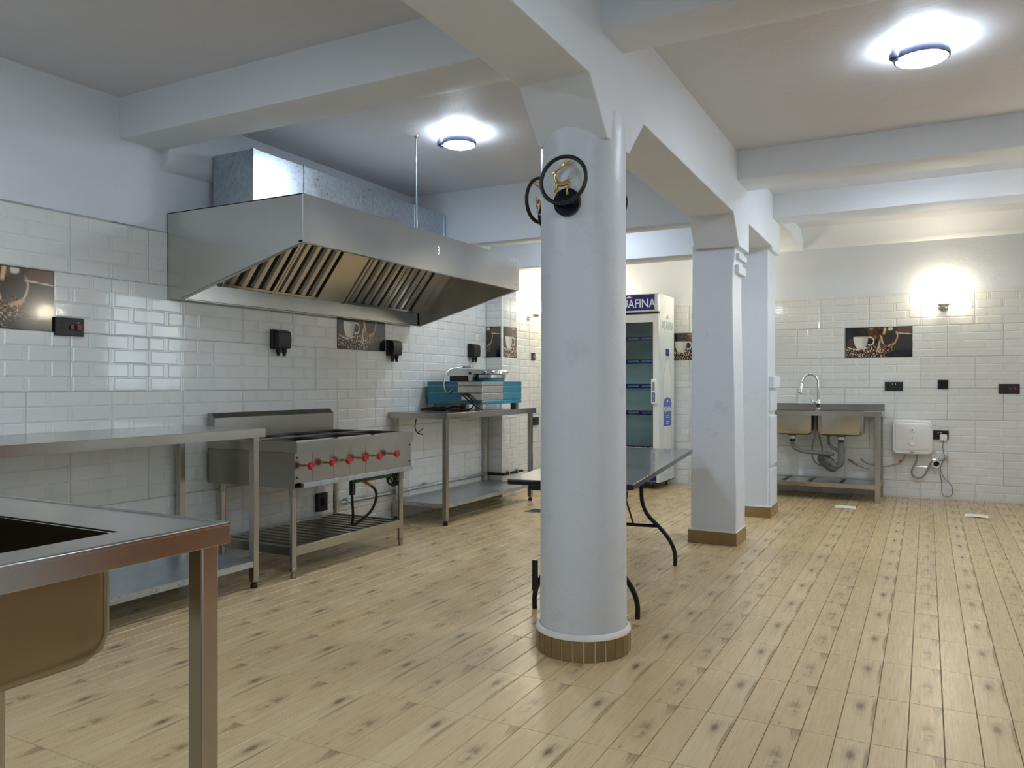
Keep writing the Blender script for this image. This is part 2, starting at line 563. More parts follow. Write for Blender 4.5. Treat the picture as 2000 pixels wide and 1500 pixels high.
# ---- floor tiles: 40 cm, each printed with four planks
def floor_mesh(cut=None):
    m = MB(); uvs = []
    g = .0010
    for k in range(4):
        x0, x1 = k * .1 + g, (k + 1) * .1 - g
        y0, y1 = g * .8, .4 - g * .8
        b = .0016
        n = len(m.v)
        m.v += [(x0, y0, -.004), (x1, y0, -.004), (x1, y1, -.004), (x0, y1, -.004),
                (x0, y0, -b), (x1, y0, -b), (x1, y1, -b), (x0, y1, -b),
                (x0 + b, y0 + b * .6, 0), (x1 - b, y0 + b * .6, 0), (x1 - b, y1 - b * .6, 0), (x0 + b, y1 - b * .6, 0)]
        m.f += [(n + 8, n + 9, n + 10, n + 11)]
        for a in range(4):
            c = (a + 1) % 4
            m.f += [(n + a, n + c, n + 4 + c, n + 4 + a), (n + 4 + a, n + 4 + c, n + 8 + c, n + 8 + a)]
    me = m.mesh('floor_tile', M['wood'])
    ul = me.uv_layers.new(name='UVMap')
    for lp in me.loops:
        p = me.vertices[lp.vertex_index].co
        ul.data[lp.index].uv = (p.x / .4, p.y / .4)
    return me


FT = floor_mesh()
FX0, FY0 = -.652, 3.83
cells = []
a27 = R(27.9)
ix0, ix1 = math.floor((XL - FX0) / .4), math.ceil((XR - FX0) / .4)
iy0, iy1 = math.floor((YF - FY0) / .4), math.ceil((YB - FY0) / .4)
for i in range(ix0, ix1):
    for j in range(iy0, iy1):
        x, y = FX0 + i * .4, FY0 + j * .4
        if x < XL - .3 or y > YB - .02: continue
        cx, cy = x + .2, y + .2
        dep = -math.sin(a27) * cx + math.cos(a27) * cy
        lat = math.cos(a27) * cx + math.sin(a27) * cy
        vis = dep > 1.2 and abs(lat / dep) < .80
        cells.append((0 if vis else 1, dep if vis else cx * cx + cy * cy, x, y))
cells.sort()
near = [c for c in cells if c[0] == 0][:300]
rest = [c for c in cells if c not in near]
for q in near:
    o = bpy.data.objects.new('floor_tile', FT); COL.objects.link(o); o.parent = fl; o.location = (q[2], q[3], 0)
if rest:
    vs, fs, uv = [], [], []
    base_v = [tuple(v.co) for v in FT.vertices]; base_f = [tuple(p.vertices) for p in FT.polygons]
    for q in rest:
        n = len(vs)
        vs += [(v[0] + q[2], v[1] + q[3], v[2]) for v in base_v]
        fs += [tuple(i + n for i in f) for f in base_f]
    me = bpy.data.meshes.new('floor_tiles_outer'); me.from_pydata(vs, [], fs); me.materials.append(M['wood'])
    ul = me.uv_layers.new(name='UVMap'); nb = len(base_v)
    for lp in me.loops:
        p = base_v[lp.vertex_index % nb]
        ul.data[lp.index].uv = (p[0] / .4, p[1] / .4)
    o = bpy.data.objects.new('floor_tile_field', me); COL.objects.link(o); o.parent = fl; o['kind'] = 'stuff'

# ---- wall tiles: 45 x 30 cm with embossed bricks
TW, TH = .45, .30
TCACHE = {}


def wall_tile_mesh(u0, u1, v0, v1):
    key = tuple(round(t, 3) for t in (u0, u1, v0, v1))
    if key in TCACHE: return TCACHE[key]
    m = MB(); g = .0011
    a0, a1, b0, b1 = u0 + g, u1 - g, v0 + g, v1 - g
    m.box(a0, a1, -.0075, .0, b0, b1)

    def pad(x0, x1, z0, z1, i, h):
        x0, x1, z0, z1 = max(x0, a0 + .001), min(x1, a1 - .001), max(z0, b0 + .001), min(z1, b1 - .001)
        if x1 - x0 < 2.6 * i or z1 - z0 < 2.6 * i: return
        y0, y1 = -.0074, -.0075 - h
        n = len(m.v)
        m.v += [(x0, y0, z0), (x1, y0, z0), (x1, y0, z1), (x0, y0, z1), (x0 + i, y1, z0 + i), (x1 - i, y1, z0 + i), (x1 - i, y1, z1 - i), (x0 + i, y1, z1 - i)]
        m.f.append((n + 4, n + 5, n + 6, n + 7))
        for a in range(4):
            c = (a + 1) % 4
            m.f.append((n + a, n + c, n + 4 + c, n + 4 + a))
    rh = TH / 4
    for r in range(4):
        z0, z1 = r * rh + .0012, (r + 1) * rh - .0012
        js = (.25, .75) if r % 2 else (0, .5, 1.0)
        j = [q * TW for q in js]
        edges = [0] + j + [TW] if r % 2 else j
        hw = .013
        xs = []
        for q in range(len(edges) - 1):
            lo = edges[q] + (hw if edges[q] in j else .002); hi = edges[q + 1] - (hw if edges[q + 1] in j else .002)
            pad(lo, hi, z0, z1, .006, .0024)
        for q in j:
            for off in (-.0062, .0062):
                pad(q + off - .0042, q + off + .0042, z0 + .001, z1 - .001, .0026, .0014)
    me = m.mesh('wall_tile', M['ceramic'])
    TCACHE[key] = me
    return me


def lay(wall, place, rz, s0, s1, zlist, series, holes=()):
    """place(s)->(x,y) of the plane at run coordinate s; series[k]: joint offset of course k"""
    for k, z0 in enumerate(zlist):
        v0 = max(0, -z0)
        q0 = series[k % 2]
        n = math.floor((s0 - q0) / TW)
        s = q0 + n * TW
        while s < s1 - .004:
            segs = [(max(s, s0), min(s + TW, s1))]
            for (hk, h0, h1) in holes:
                if hk != k: continue
                ns = []
                for a, b in segs:
                    if b <= h0 or a >= h1: ns.append((a, b)); continue
                    if a < h0 - .01: ns.append((a, h0))
                    if b > h1 + .01: ns.append((h1, b))
                segs = ns
            for a, b in segs:
                if b - a < .012: continue
                o = bpy.data.objects.new('wall_tile', wall_tile_mesh(a - s, b - s, v0, TH))
                COL.objects.link(o); o.parent = wall
                x, y = place(s); o.location = (x, y, z0); o.rotation_euler = (0, 0, rz)
            s += TW


ZL = [-.14 + .3 * k for k in range(7)]
# grout backing
B(XL, XL + .003, .6, YB, 0, 1.958).build('grout_bed', M['grout'], wl)
B(XL, XR, YB - .003, YB, 0, 1.958).build('grout_bed', M['grout'], wb)
PIC_L = [(5, 1.775, 2.375), (5, 4.488, 5.068)]
PIC_B = [(5, -2.531, -1.94), (5, -.717, -.123)]
PY0, PY1, PX = 6.69, 6.99, -3.655
lay(wl, lambda s: (XL + .001, s), R(90), .6, PY0, ZL, (2.46, 2.238), PIC_L)
lay(wl, lambda s: (XL + .001, s), R(90), PY1, YB - .012, ZL, (2.46, 2.238))
lay(wb, lambda s: (s, YB - .001), 0, XL + .012, XR, ZL, (-.952, -.727), PIC_B)
# pier on the left wall
pier = B(XL - .02, PX, PY0, PY1, 0, 2.22).build('pier', M['plaster'], wl, label='tiled pier beside the blue wrapped appliance')
lay(wl, lambda s: (s, PY0), 0, XL + .012, PX + .011, ZL, (-3.95, -4.02), [(5, -4, -3)])
lay(wl, lambda s: (PX, s), R(90), PY0 - .011, PY1, ZL, (6.40, 6.55), [(5, 6, 7.5)])
# trims
struct(B(XL, XL + .012, .6, PY0, 1.959, 1.967).build('trim_1', M['chrome']), 'thin chrome strip on top of the left wall tiles')
struct(B(XL, XR, YB - .014, YB, 1.959, 1.972).build('trim_2', M['caulk']), 'white strip on top of the far wall tiles')
struct(B(PX - .004, PX + .0125, PY0 - .0125, PY0 + .004, 0, 1.96).build('trim_3', M['white_pl']), 'white corner strip of the tiled pier')


# ---- printed coffee tiles
def coffee_print(nu, nv, seed=3):
    rng = np.random.RandomState(seed)
    U, V = np.meshgrid((np.arange(nu) + .5) / nu, (np.arange(nv) + .5) / nv)    # v up
    X = U * 2.0; Y = V
    def fbm(sc, s):
        out = np.zeros_like(U)
        for j in range(nv):
            for i in range(nu):
                out[j, i] = mnoise.fractal((X[j, i] * sc, Y[j, i] * sc, s), 1.0, 2.0, 3)
        return out
    n1 = fbm(3, 1.3); n2 = fbm(9, 7.7); sp = fbm(26, 3.1)
    C = np.zeros((nv, nu, 3))
    def put(mask, rgb):
        mk = np.clip(mask, 0, 1)[..., None]
        C[:] = C * (1 - mk) + np.array(rgb) * mk
    def sm(a, b, x):
        t = np.clip((x - a) / (b - a), 0, 1); return t * t * (3 - 2 * t)
    put(np.ones_like(U), (26, 24, 24))
    put(sm(.30, .0, np.hypot((X - .0) / .8, Y - 1.0)), (30, 34, 46))
    glow = sm(.62, .05, np.hypot((X - .95) / 1.15, (Y - .95) / .8)) * (.75 + .9 * n1)
    put(glow, (178, 108, 52))
    put(sm(.06, .22, n2) * glow * .8, (226, 168, 92))
    put(sm(.0, .2, -n2) * glow * .7, (96, 52, 30))
    # table of beans
    beans = sm(.52, .30, Y + .10 * np.abs(X - 1.0)) * sm(2.0, 1.25, X)
    put(beans, (62, 42, 30))
    put(beans * sm(.08, .2, sp), (150, 108, 72)); put(beans * sm(.05, .2, -sp), (22, 14, 12))
    put(beans * sm(.24, .34, sp), (226, 206, 180))
    # wicker left
    put(sm(.20, .12, np.hypot((X - .20) / 1.0, (Y - .48) / 1.15)) * .6, (120, 78, 52))
    # sack: pale torn rim and dark opening, dark bag to the right
    put(sm(1.36, 1.46, X + .25 * (Y - .5)) * .92, (58, 55, 50))
    put(sm(.02, -.02, np.abs(X - 1.30 + .10 * (Y - .6)) - .15) * sm(.48, .54, Y) * sm(.88, .80, Y), (52, 44, 34))
    put(sm(.62, .3, Y) * sm(1.0, .8, np.hypot((X - 1.24) / .24, (Y - .46) / .22)) * sm(-.05, .2, sp), (158, 112, 78))
    put(sm(.030, .012, np.abs(X - 1.47 - .10 * np.sin((Y - .45) * 6))) * sm(.36, .42, Y) * sm(.90, .84, Y), (196, 164, 124))
    put(sm(.045, .02, np.abs(Y - .40 - .5 * (X - 1.35))) * sm(1.26, 1.30, X) * sm(1.54, 1.50, X), (190, 140, 104))
    put(sm(.035, .015, np.abs(X - 1.10 - .16 * (.85 - Y) * 0 + .12 * (Y - .6))) * sm(.40, .48, Y) * sm(.74, .68, Y) * .8, (206, 172, 128))
    put(sm(.05, .02, np.abs(X - 1.17 - .16 * (Y - .8))) * sm(.72, .8, Y), (222, 190, 140))
    put(sm(.09, .05, np.hypot((X - 1.36) / 1.1, Y - .95)), (218, 208, 196))
    put(sm(1.50, 1.60, X) * sm(.78, .82, Y) * .8, (112, 76, 60))
    put(sm(.020, .010, np.abs(Y - .80 + .045 * (X - 1.5) / .5)) * sm(1.48, 1.54, X), (214, 194, 170))
    put(sm(.32, .10, Y) * sm(1.0, 1.45, X), (20, 20, 23))
    # pale scoop and twine
    put(sm(.045, .02, np.abs(X - 1.02 - .22 * (Y - .45))) * sm(.15, .25, Y) * sm(.66, .5, Y) * .85, (222, 196, 160))
    put(sm(.03, .01, np.abs(X - 1.10 + .35 * (Y - .6))) * sm(.40, .5, Y) * sm(.8, .7, Y) * .8, (232, 206, 168))
    # cup
    hw = .225 - .11 * np.clip((.66 - Y) / .36, 0, 1) ** 2.2
    cup = sm(.008, -.008, np.abs(X - .46) - hw) * sm(.30, .315, Y) * sm(.71, .695, Y)
    hd = np.abs(np.hypot((X - .74) / .12, (Y - .545) / .13) - 1)
    put(sm(.22, .12, hd) * sm(.64, .70, X), (226, 218, 202))
    put(cup, (232, 230, 220))
    put(cup * sm(.42, .68, X) * .55, (158, 148, 132))
    put(sm(1.0, .9, np.hypot((X - .46) / .21, (Y - .695) / .02)) * .7, (170, 160, 146))
    sau = np.abs(Y - .27 - .10 * ((X - .38) / .36) ** 2)
    put(sm(.020, .010, sau) * sm(.03, .06, X) * sm(.70, .64, X), (232, 230, 222))
    spk = rng.rand(nv, nu)
    put((spk > .985) * sm(.30, .1, Y) * sm(1.2, .5, X) * 1.0, (210, 200, 190))
    edge = np.minimum(np.minimum(U * 2, (1 - U) * 2), np.minimum(V, 1 - V))
    put(sm(.02, .008, edge) * .7, (18, 16, 16))
    C = C / 255.0
    return np.where(C <= .04045, C / 12.92, ((C + .055) / 1.055) ** 2.4)


NU, NV = 112, 56
PRINT = coffee_print(NU, NV)


def picture(wall, u0, u1, w, loc, rz, label):
    """slab of width w showing the columns u0..u1 of the print"""
    i0, i1 = int(u0 * NU), int(u1 * NU); n = i1 - i0
    h = TH - .003
    vs = []; fs = []; cols = []
    for j in range(NV + 1):
        for i in range(n + 1):
            vs.append((i / n * w, -.010, .0015 + j / NV * h))
    for j in range(NV):
        for i in range(n):
            a = j * (n + 1) + i
            fs.append((a, a + 1, a + n + 2, a + n + 1)); cols.append(PRINT[j, i0 + i])
    k = len(vs)
    vs += [(0, 0, .0015), (w, 0, .0015), (w, 0, .0015 + h), (0, 0, .0015 + h)]
    c = [0, n, NV * (n + 1) + n, NV * (n + 1)]
    for a in range(4):
        b = (a + 1) % 4
        fs.append((c[b], c[a], k + a, k + b)); cols.append(np.array((.01, .01, .01)))
    me = bpy.data.meshes.new('picture_tile'); me.from_pydata(vs, [], fs); me.materials.append(M['print'])
    at = me.color_attributes.new('print', 'FLOAT_COLOR', 'CORNER')
    buf = []
    for p, cc in zip(me.polygons, cols):
        buf += [cc[0], cc[1], cc[2], 1.0] * len(p.vertices)
    at.data.foreach_set('color', buf)
    o = bpy.data.objects.new('picture_tile', me); COL.objects.link(o); o.parent = wall
    o.location = loc; o.rotation_euler = (0, 0, rz); o['label'] = label
    return o


picture(wl, 0, 1, .597, (XL + .001, 1.777, 1.36), R(90), 'printed tile with coffee cup and bean sack by the switch')
picture(wl, 0, 1, .577, (XL + .001, 4.490, 1.36), R(90), 'printed tile with coffee cup half under the hood')
picture(wl, .62, 1, .165, (XL + .014, PY0, 1.36), 0, 'printed tile with dark bean sack on the pier')
picture(wl, .02, .50, .296, (PX, PY0 - .002, 1.36), R(90), 'printed tile with white cup on the pier')
picture(wb, 0, 1, .588, (-2.530, YB - .001, 1.36), 0, 'printed tile with coffee cup beside the fridge')
picture(wb, 0, 1, .592, (-.716, YB - .001, 1.36), 0, 'printed tile with coffee cup above the double sink')

# ------------------------------------------------------------------ columns
CX, CY = -1.272, 3.04
col = struct(MB().lathe([(.183, 0), (.181, .12), (.179, .6), (.177, 1.2), (.177, 2.12), (.17, 2.2)], (CX, CY, 0), n=64).build('column', M['column'], smooth=60))
tag(col, 'round white column with deer lamps near its top', 'column')
MB().lathe([(.183, .105), (.196, .097), (.198, .084), (.19, .08)], (CX, CY, 0), n=64, caps=False).build('caulk_ring', M['caulk'], col, smooth=60)
nb = 27
for i in range(nb):
    a0 = 2 * math.pi * i / nb + .012; a1 = 2 * math.pi * (i + 1) / nb - .012
    m = MB(); r0, r1 = .175, .197 + random.uniform(-.0012, .0012); zt = .085 + random.uniform(-.003, .002)
    p = [(CX + r * math.cos(a), CY + r * math.sin(a)) for r, a in ((r0, a0), (r1, a0), (r1, a1), (r0, a1))]
    m.hexa([(x, y, 0) for x, y in p] + [(x, y, zt) for x, y in p])
    m.build('base_tile', M['base_tile'], col)
MB().lathe([(.178, 0), (.1935, 0), (.1935, .08), (.178, .08)], (CX, CY, 0), n=54, caps=False).build('base_grout', M['caulk'], col)

# square columns
c2 = MB()
cx0, cx1, cy0, cy1 = -1.448, -1.150, 5.405, 5.695
rows = []
for i in range(25):
    z = 2.06 * i / 24
    w = .010 * math.sin(z * 2.4 + .6) + mnoise.noise((z * 2.1, 1, 4)) * .006
    rows.append((z, cx0 - .006 + .012 * z / 2.1, cx1 + w - .004 + (.010 if z > 1.93 else 0), cy0, cy1))
for (z, a, b, c, d) in rows: c2.v += [(a, c, z), (b, c, z), (b, d, z), (a, d, z)]
for i in range(24):
    for k in range(4):
        l = (k + 1) % 4
        c2.f.append((i * 4 + k, i * 4 + l, i * 4 + 4 + l, i * 4 + 4 + k))
col2 = struct(c2.build('column', M['column'], bev=.008))
tag(col2, 'square white column between the folding table and far wall', 'column')
B(cx1 - .03, cx1 + .022, cy0 + .04, cy1 + .005, 1.955, 1.995).build('collar', M['column'], col2, bev=.004)
B(cx1 - .03, cx1 + .014, cy0 + .06, cy1 + .003, 1.86, 1.92).build('collar', M['column'], col2, bev=.004)


def skirting(parent, x0, x1, y0, y1, h):
    t = .014
    for a in ((x0 - t, x1 + t, y0 - t, y0), (x0 - t, x1 + t, y1, y1 + t), (x0 - t, x0, y0 + .001, y1 - .001), (x1, x1 + t, y0 + .001, y1 - .001)):
        B(a[0], a[1], a[2], a[3], 0, h).build('base_tile', M['base_tile'], parent, bev=.0015)
    MB().box(x0 - t * .8, x1 + t * .8, y0 - t * .8, y1 + t * .8, h, h + .008).build('caulk_ring', M['caulk'], parent)


skirting(col2, -1.455, -1.150, 5.402, 5.698, .088)
c3x0, c3x1, c3y0, c3y1 = -1.418, -1.150, 6.665, 7.0
col3 = struct(B(c3x0, c3x1, c3y0, c3y1, 0, 2.23).build('column', M['column'], bev=.008))
tag(col3, 'square white column with stacked blocks on its side before the sink', 'column')
for z0, z1, p in ((.086, .40, .022), (.43, .84, .022), (.875, 1.045, .022), (1.065, 1.165, .045)):
    B(c3x1 - .002, c3x1 + p, c3y0 + .02, c3y1 - .03, z0, z1).build('side_block', M['column'], col3, bev=.008)
skirting(col3, c3x0, c3x1 + .006, c3y0, c3y1, .088)


# ------------------------------------------------------------------ lamps
def ceiling_lamp(x, y, r, label, dirx):
    t = thing('ceiling_lamp', label, 'ceiling lamp', (x, y, ZC), group='round ceiling lamps')
    MB().lathe([(r * .55, -.001), (r * .55, -.035), (r * .50, -.05)], (x, y, ZC), n=32).build('mounting_plate', M['white_pl'], t, smooth=40)
    MB().lathe([(r * .90, -.048), (r * .90, -.072), (r * .94, -.078), (r, -.076), (r * 1.01, -.060), (r * .97, -.046), (r * .90, -.048)], (x, y, ZC), n=40, caps=False).build('rim', M['rim'], t, smooth=40)
    MB().lathe([(.001, -.046), (r * .5, -.046), (r * .9, -.050), (r * .9, -.066), (r * .8, -.080), (r * .5, -.092), (.001, -.096)], (x, y, ZC), n=40, caps=False).build('diffuser', M['led'], t, smooth=60)
    px, py = x + dirx[0] * r * 1.05, y + dirx[1] * r * 1.05
    MB().lathe([(.016, -.030), (.020, -.045), (.026, -.055), (.026, -.075), (.015, -.085)], (px, py, ZC), n=20).build('clip', M['rim'], t, smooth=40)
    return t


LD = (-math.cos(a27), -math.sin(a27))
ceiling_lamp(-.02, 4.01, .115, 'bright round ceiling lamp in the right bay', LD)
ceiling_lamp(-2.55, 4.12, .105, 'bright round ceiling lamp beside the hood rod', LD)
ceiling_lamp(-.02, 5.93, .105, 'round ceiling lamp hidden above the far cross beam on the right', LD)
ceiling_lamp(-2.55, 6.05, .105, 'round ceiling lamp hidden behind the beam over the back table', LD)
ceiling_lamp(-2.55, 1.20, .115, 'round ceiling lamp of the front left bay', LD)
ceiling_lamp(0.20, 1.00, .115, 'round ceiling lamp of the front right bay', LD)


def globe_lamp(p, n, label):
    """globe on a tilted cup; n = wall normal"""
    t = thing('wall_lamp', label, 'wall lamp', p, group='globe wall lamps')
    n = Vector(n); p = Vector(p)
    c = p + n * .085
    MB().sphere(c, .088, 28, 16).build('globe', M['globe'], t, smooth=60)
    b = c - Vector((0, 0, .075))
    MB().lathe([(.035, -.028), (.050, -.02), (.056, .0), (.050, .012)], b, (n.x * .2, n.y * .2, 1), 24).build('cup', M['cast'], t, smooth=40)
    MB().tube([p + Vector((0, 0, -.10)) + n * .001, p + n * .03 + Vector((0, 0, -.10)), b - Vector((0, 0, .02))], .012, 10, 5).build('arm', M['cast'], t, smooth=40)
    MB().lathe([(.042, 0), (.042, .010), (.03, .016)], p + Vector((0, 0, -.10)), n, 24).build('wall_plate', M['cast'], t, smooth=40)


globe_lamp((.14, YB - .011, 1.93), (0, -1, 0), 'lit globe wall lamp on the far wall above the sockets')
globe_lamp((XL + .011, 7.60, 1.93), (1, 0, 0), 'lit globe wall lamp behind the round column')
globe_lamp((-1.86, YB - .011, 2.05), (0, -1, 0), 'globe wall lamp hidden behind the square column')
globe_lamp((-3.25, YB - .011, 2.02), (0, -1, 0), 'unseen globe wall lamp added to brighten the wall around the fridge')  # extra unseen lamp, added to lift the far left bay
globe_lamp((XR, 5.5, 1.93), (-1, 0, 0), 'globe wall lamp on the right wall beyond the added reflector door')


# ------------------------------------------------------------------ sconces on the round column
def sconce(ang, label):
    """ang: degrees from the direction towards the camera, positive to the right"""
    d = Vector((-CX, -CY, 0)).normalized()
    n = Matrix.Rotation(R(ang), 3, 'Z') @ d
    s = Vector((-n.y, n.x, 0))          # sideways (to the right seen from outside)
    up = Vector((0, 0, 1))
    p = Vector((CX, CY, 1.822)) + n * .172
    t = thing('deer_sconce', label, 'wall lamp', p, group='deer sconces on the round column')
    MB().lathe([(.054, 0), (.056, .004), (.056, .022), (.053, .027)], p, n, 40).build('base_disc', M['navy'], t, smooth=30)
    c = p + n * .055 + up * .080
    tn = (n + up * .10).normalized(); tu = (up - tn * up.dot(tn)).normalized()
    ring = [c + (s * math.cos(a) + tu * math.sin(a)) * .094 for a in [2 * math.pi * k / 40 for k in range(40)]]
    MB().tube(ring, .0082, 8, 0, closed=True).build('ring', M['black'], t, smooth=60)
    MB().tube([p + n * .02 - up * .012, p + n * .055 - up * .0105], .012, 10, 0).build('ring_arm', M['black'], t, smooth=40)
    # deer: body, neck, head, legs, antlers
    q = p + n * .050

    def P(a, b, k=0): return q + s * a * 1.28 + up * (.012 + (b - .012) * 1.22) + n * k
    dm = MB()
    dm.tube([P(-.024, .060), P(-.008, .056), P(.008, .058), P(.018, .064)], [.0105, .009], 8, 4)
    dm.tube([P(-.022, .062), P(-.029, .078), P(-.028, .092)], [.008, .0055], 8, 4)
    dm.tube([P(-.026, .090), P(-.031, .095), P(-.040, .091)], [.0062, .0035], 8, 4)
    dm.tube([P(.018, .066), P(.024, .076)], .003, 6, 0)
    for (x0, k, pts) in ((-.020, .006, ((-.022, .045), (-.020, .030), (-.027, .022))), (-.020, -.006, ((-.024, .046), (-.032, .036), (-.024, .024))),
                         (.015, .006, ((.020, .048), (.012, .036), (.016, .020))), (.012, -.006, ((.014, .046), (.006, .034), (.008, .020)))):
        dm.tube([P(x0, .060, k)] + [P(a, b, k) for a, b in pts], [.005, .0022], 6, 3)
    for k in (.005, -.005):
        dm.tube([P(-.028, .097, k), P(-.014, .106, k), (P(.004, .116, k * 2)), P(.030, .126, k * 2.5)], [.0026, .0016], 6, 4)
        for a, b, h in ((-.012, .107, .012), (-.002, .113, .014), (.008, .118, .014), (.018, .122, .012)):
            dm.tube([P(a, b, k * 1.6), P(a + .006, b + h, k * 2.2)], [.0022, .0012], 6, 0)
    dm.build('deer', M['gold'], t, smooth=60)


sconce(-20, 'black ring sconce with gold deer on the front of the column')
sconce(-124, 'black ring sconce half hidden behind the left of the column')
sconce(153, 'black ring sconce almost hidden behind the right of the column')

# ------------------------------------------------------------------ extractor hood
HX0, HX1, HY0, HY1, HZ = XL + .012, -2.81, 3.03, 5.42, 2.075
hd = thing('extractor_hood', 'large stainless steel extractor hood above the stove', 'hood', (HX0, HY0, 1.585))
prof = [(HX0, HZ), (HX1, HZ), (HX1, 1.828), (HX0 + .10, 1.583), (HX0, 1.583)]
MB().prism(prof, 'y', HY0, HY0 + .006).build('side_panel', M['hood'], hd, bev=.0012)
MB().prism(prof, 'y', HY1 - .006, HY1).build('side_panel', M['hood'], hd, bev=.0012)
fp = MB(); nx = 26       # front sheet, slightly rippled
for i in range(nx + 1):
    y = HY0 + (HY1 - HY0) * i / nx
    for z in (1.826, 1.90, 1.99, HZ):
        dx = 0 if i in (0, nx) else mnoise.noise((y * 2.3, z * 1.4, 2)) * .005 * (1 if 1.83 < z < 2.05 else .35)
        fp.v.append((HX1 + dx, y, z))
for i in range(nx):
    for j in range(3):
        a = i * 4 + j; fp.f.append((a, a + 4, a + 5, a + 1))
fp.build('front_panel', M['hood'], hd, smooth=50)
B(HX1 - .030, HX1 - .001, HY0, HY1, 1.826, 1.836).build('front_lip', M['steel'], hd, bev=.001)
B(HX0, HX1, HY0, HY1, HZ - .006, HZ).build('top_panel', M['hood'], hd)
B(HX0, HX0 + .006, HY0, HY1, 1.583, HZ).build('back_panel', M['hood'], hd)
B(HX0 + .07, HX0 + .078, HY0 + .02, HY1 - .02, 1.585, 1.695).build('grease_gutter', M['steel'], hd, bev=.001)
B(HX0, HX0 + .078, HY0 + .006, HY1 - .006, 1.583, 1.589).build('gutter_floor', M['steel'], hd)
for s in (1, 2):   # angle strips along the raking edges of the side panels
    y = HY0 + .006 if s == 1 else HY1 - .03
    MB().prism([(HX1 - .03, 1.829), (HX1 - .03, 1.822), (HX0 + .10, 1.577), (HX0 + .10, 1.585)], 'y', y, y + .024).build('edge_strip', M['steel'], hd)
# filters on a plane rising towards the front
F0 = Vector((HX0 + .078, 0, 1.697)); FS = Vector((.234, 0, .293)).normalized(); FN = Vector((.293, 0, -.234)).normalized()
FL = .47


def slope_box(m, y0, y1, s0, s1, n0, n1):
    p = []
    for n in (n0, n1):
        for (s, y) in ((s0, y0), (s0, y1), (s1, y1), (s1, y0)):
            v = F0 + FS * s + FN * n; p.append((v.x, y, v.z))
    return m.hexa(p)


slope_box(MB(), HY0 + .006, HY1 - .006, -.01, FL, -.012, -.006).build('filter_backing', M['darkmetal'], hd)


def filter_unit(y0, y1):
    f = slope_box(slope_box(MB(), y0, y0 + .018, .0, FL - .01, -.006, .022), y1 - .018, y1, .0, FL - .01, -.006, .022)
    slope_box(f, y0, y1, 0, .016, -.006, .016)
    u = f.build('filter_unit', M['steel'], hd)
    n = 4; pitch = (y1 - y0 - .036) / n
    for k in range(n):
        a = y0 + .018 + pitch * (k + .26); b = a + pitch * .56
        mm = MB(); p = []
        for nn, ins in ((-.004, 0), (.016, .010)):
            for (s, y) in ((.018, a + ins), (.018, b - ins), (FL - .012, b - ins), (FL - .012, a + ins)):
                v = F0 + FS * s + FN * nn; p.append((v.x, y, v.z))
        mm.hexa(p).build('baffle', M['steel'], u)


for a, b in ((3.335, 3.755), (3.760, 4.178), (4.455, 4.872), (4.876, 5.290)): filter_unit(a, b)
slope_box(MB(), 4.182, 4.451, 0, FL, -.004, .012).build('blank_plate', M['steel'], hd)
slope_box(MB(), 5.294, HY1 - .008, 0, FL, -.004, .012).build('blank_plate', M['steel'], hd)
slope_box(MB(), HY0 + .008, 3.331, 0, FL, -.004, .012).build('blank_plate', M['steel'], hd)
text('3', .075, M['ink_white'], hd, face_x(HX1 + .004, 4.28, 1.965), sx=.75)
for (y, z, r) in ((3.07, 2.03, .004), (5.38, 2.03, .004), (5.38, 1.87, .004)):
    MB().lathe([(r, 0), (r, .002), (r * .6, .004)], (HX1, y, z), (1, 0, 0), 10).build('rivet', M['cast'], hd)
MB().tube([(HX1 - .012, 4.06, HZ), (HX1 - .012, 4.05, 2.36), (HX1 - .012, 4.048, ZC)], .0045, 8, 0).build('hanging_rod', M['galv'], hd, smooth=50)
MB().lathe([(.014, 0), (.012, -.006), (.004, -.016)], (HX1 - .012, 4.048, ZC), n=14).build('rod_anchor', M['cast'], hd, smooth=40)

du = thing('air_duct', 'galvanised sheet metal duct lying on top of the hood', 'duct', (-3.61, 3.30, HZ))
DX0, DX1, DY0, DY1, DZ = -3.768, -3.44, 3.30, 5.352, 2.462
ys = [DY0, 3.72, 4.28, 4.92, DY1]
for i in range(4):
    B(DX0, DX1, ys[i] + .0015, ys[i + 1] - .0015, HZ + .001, DZ).build('duct_section', M['galv'], du, bev=.002)
for y in ys[1:-1]:
    B(DX0 - .004, DX1 + .005, y - .006, y + .006, HZ + .001, DZ + .004).build('seam', M['galv'], du, bev=.001)
B(DX1 - .012, DX1 + .004, DY0 - .003, DY0 + .022, HZ + .001, DZ + .002).build('corner_angle', M['galv'], du, bev=.001)
B(DX1 - .012, DX1 + .004, DY1 - .03, DY1 + .001, HZ + .001, DZ + .002).build('corner_angle', M['galv'], du, bev=.001)


# ------------------------------------------------------------------ steel tables
def leg_sq(x, y, z0, z1, w, root, mat='steel', foot=True):
    l = B(x - w / 2, x + w / 2, y - w / 2, y + w / 2, z0, z1).build('leg', M[mat], root, bev=.003)
    if foot:
        MB().lathe([(w * .42, 0), (w * .48, .006), (w * .48, .02), (w * .34, .024), (w * .34, z0 + .005)], (x, y, 0), n=16).build('foot', M['rubber'], l, smooth=40)
    return l


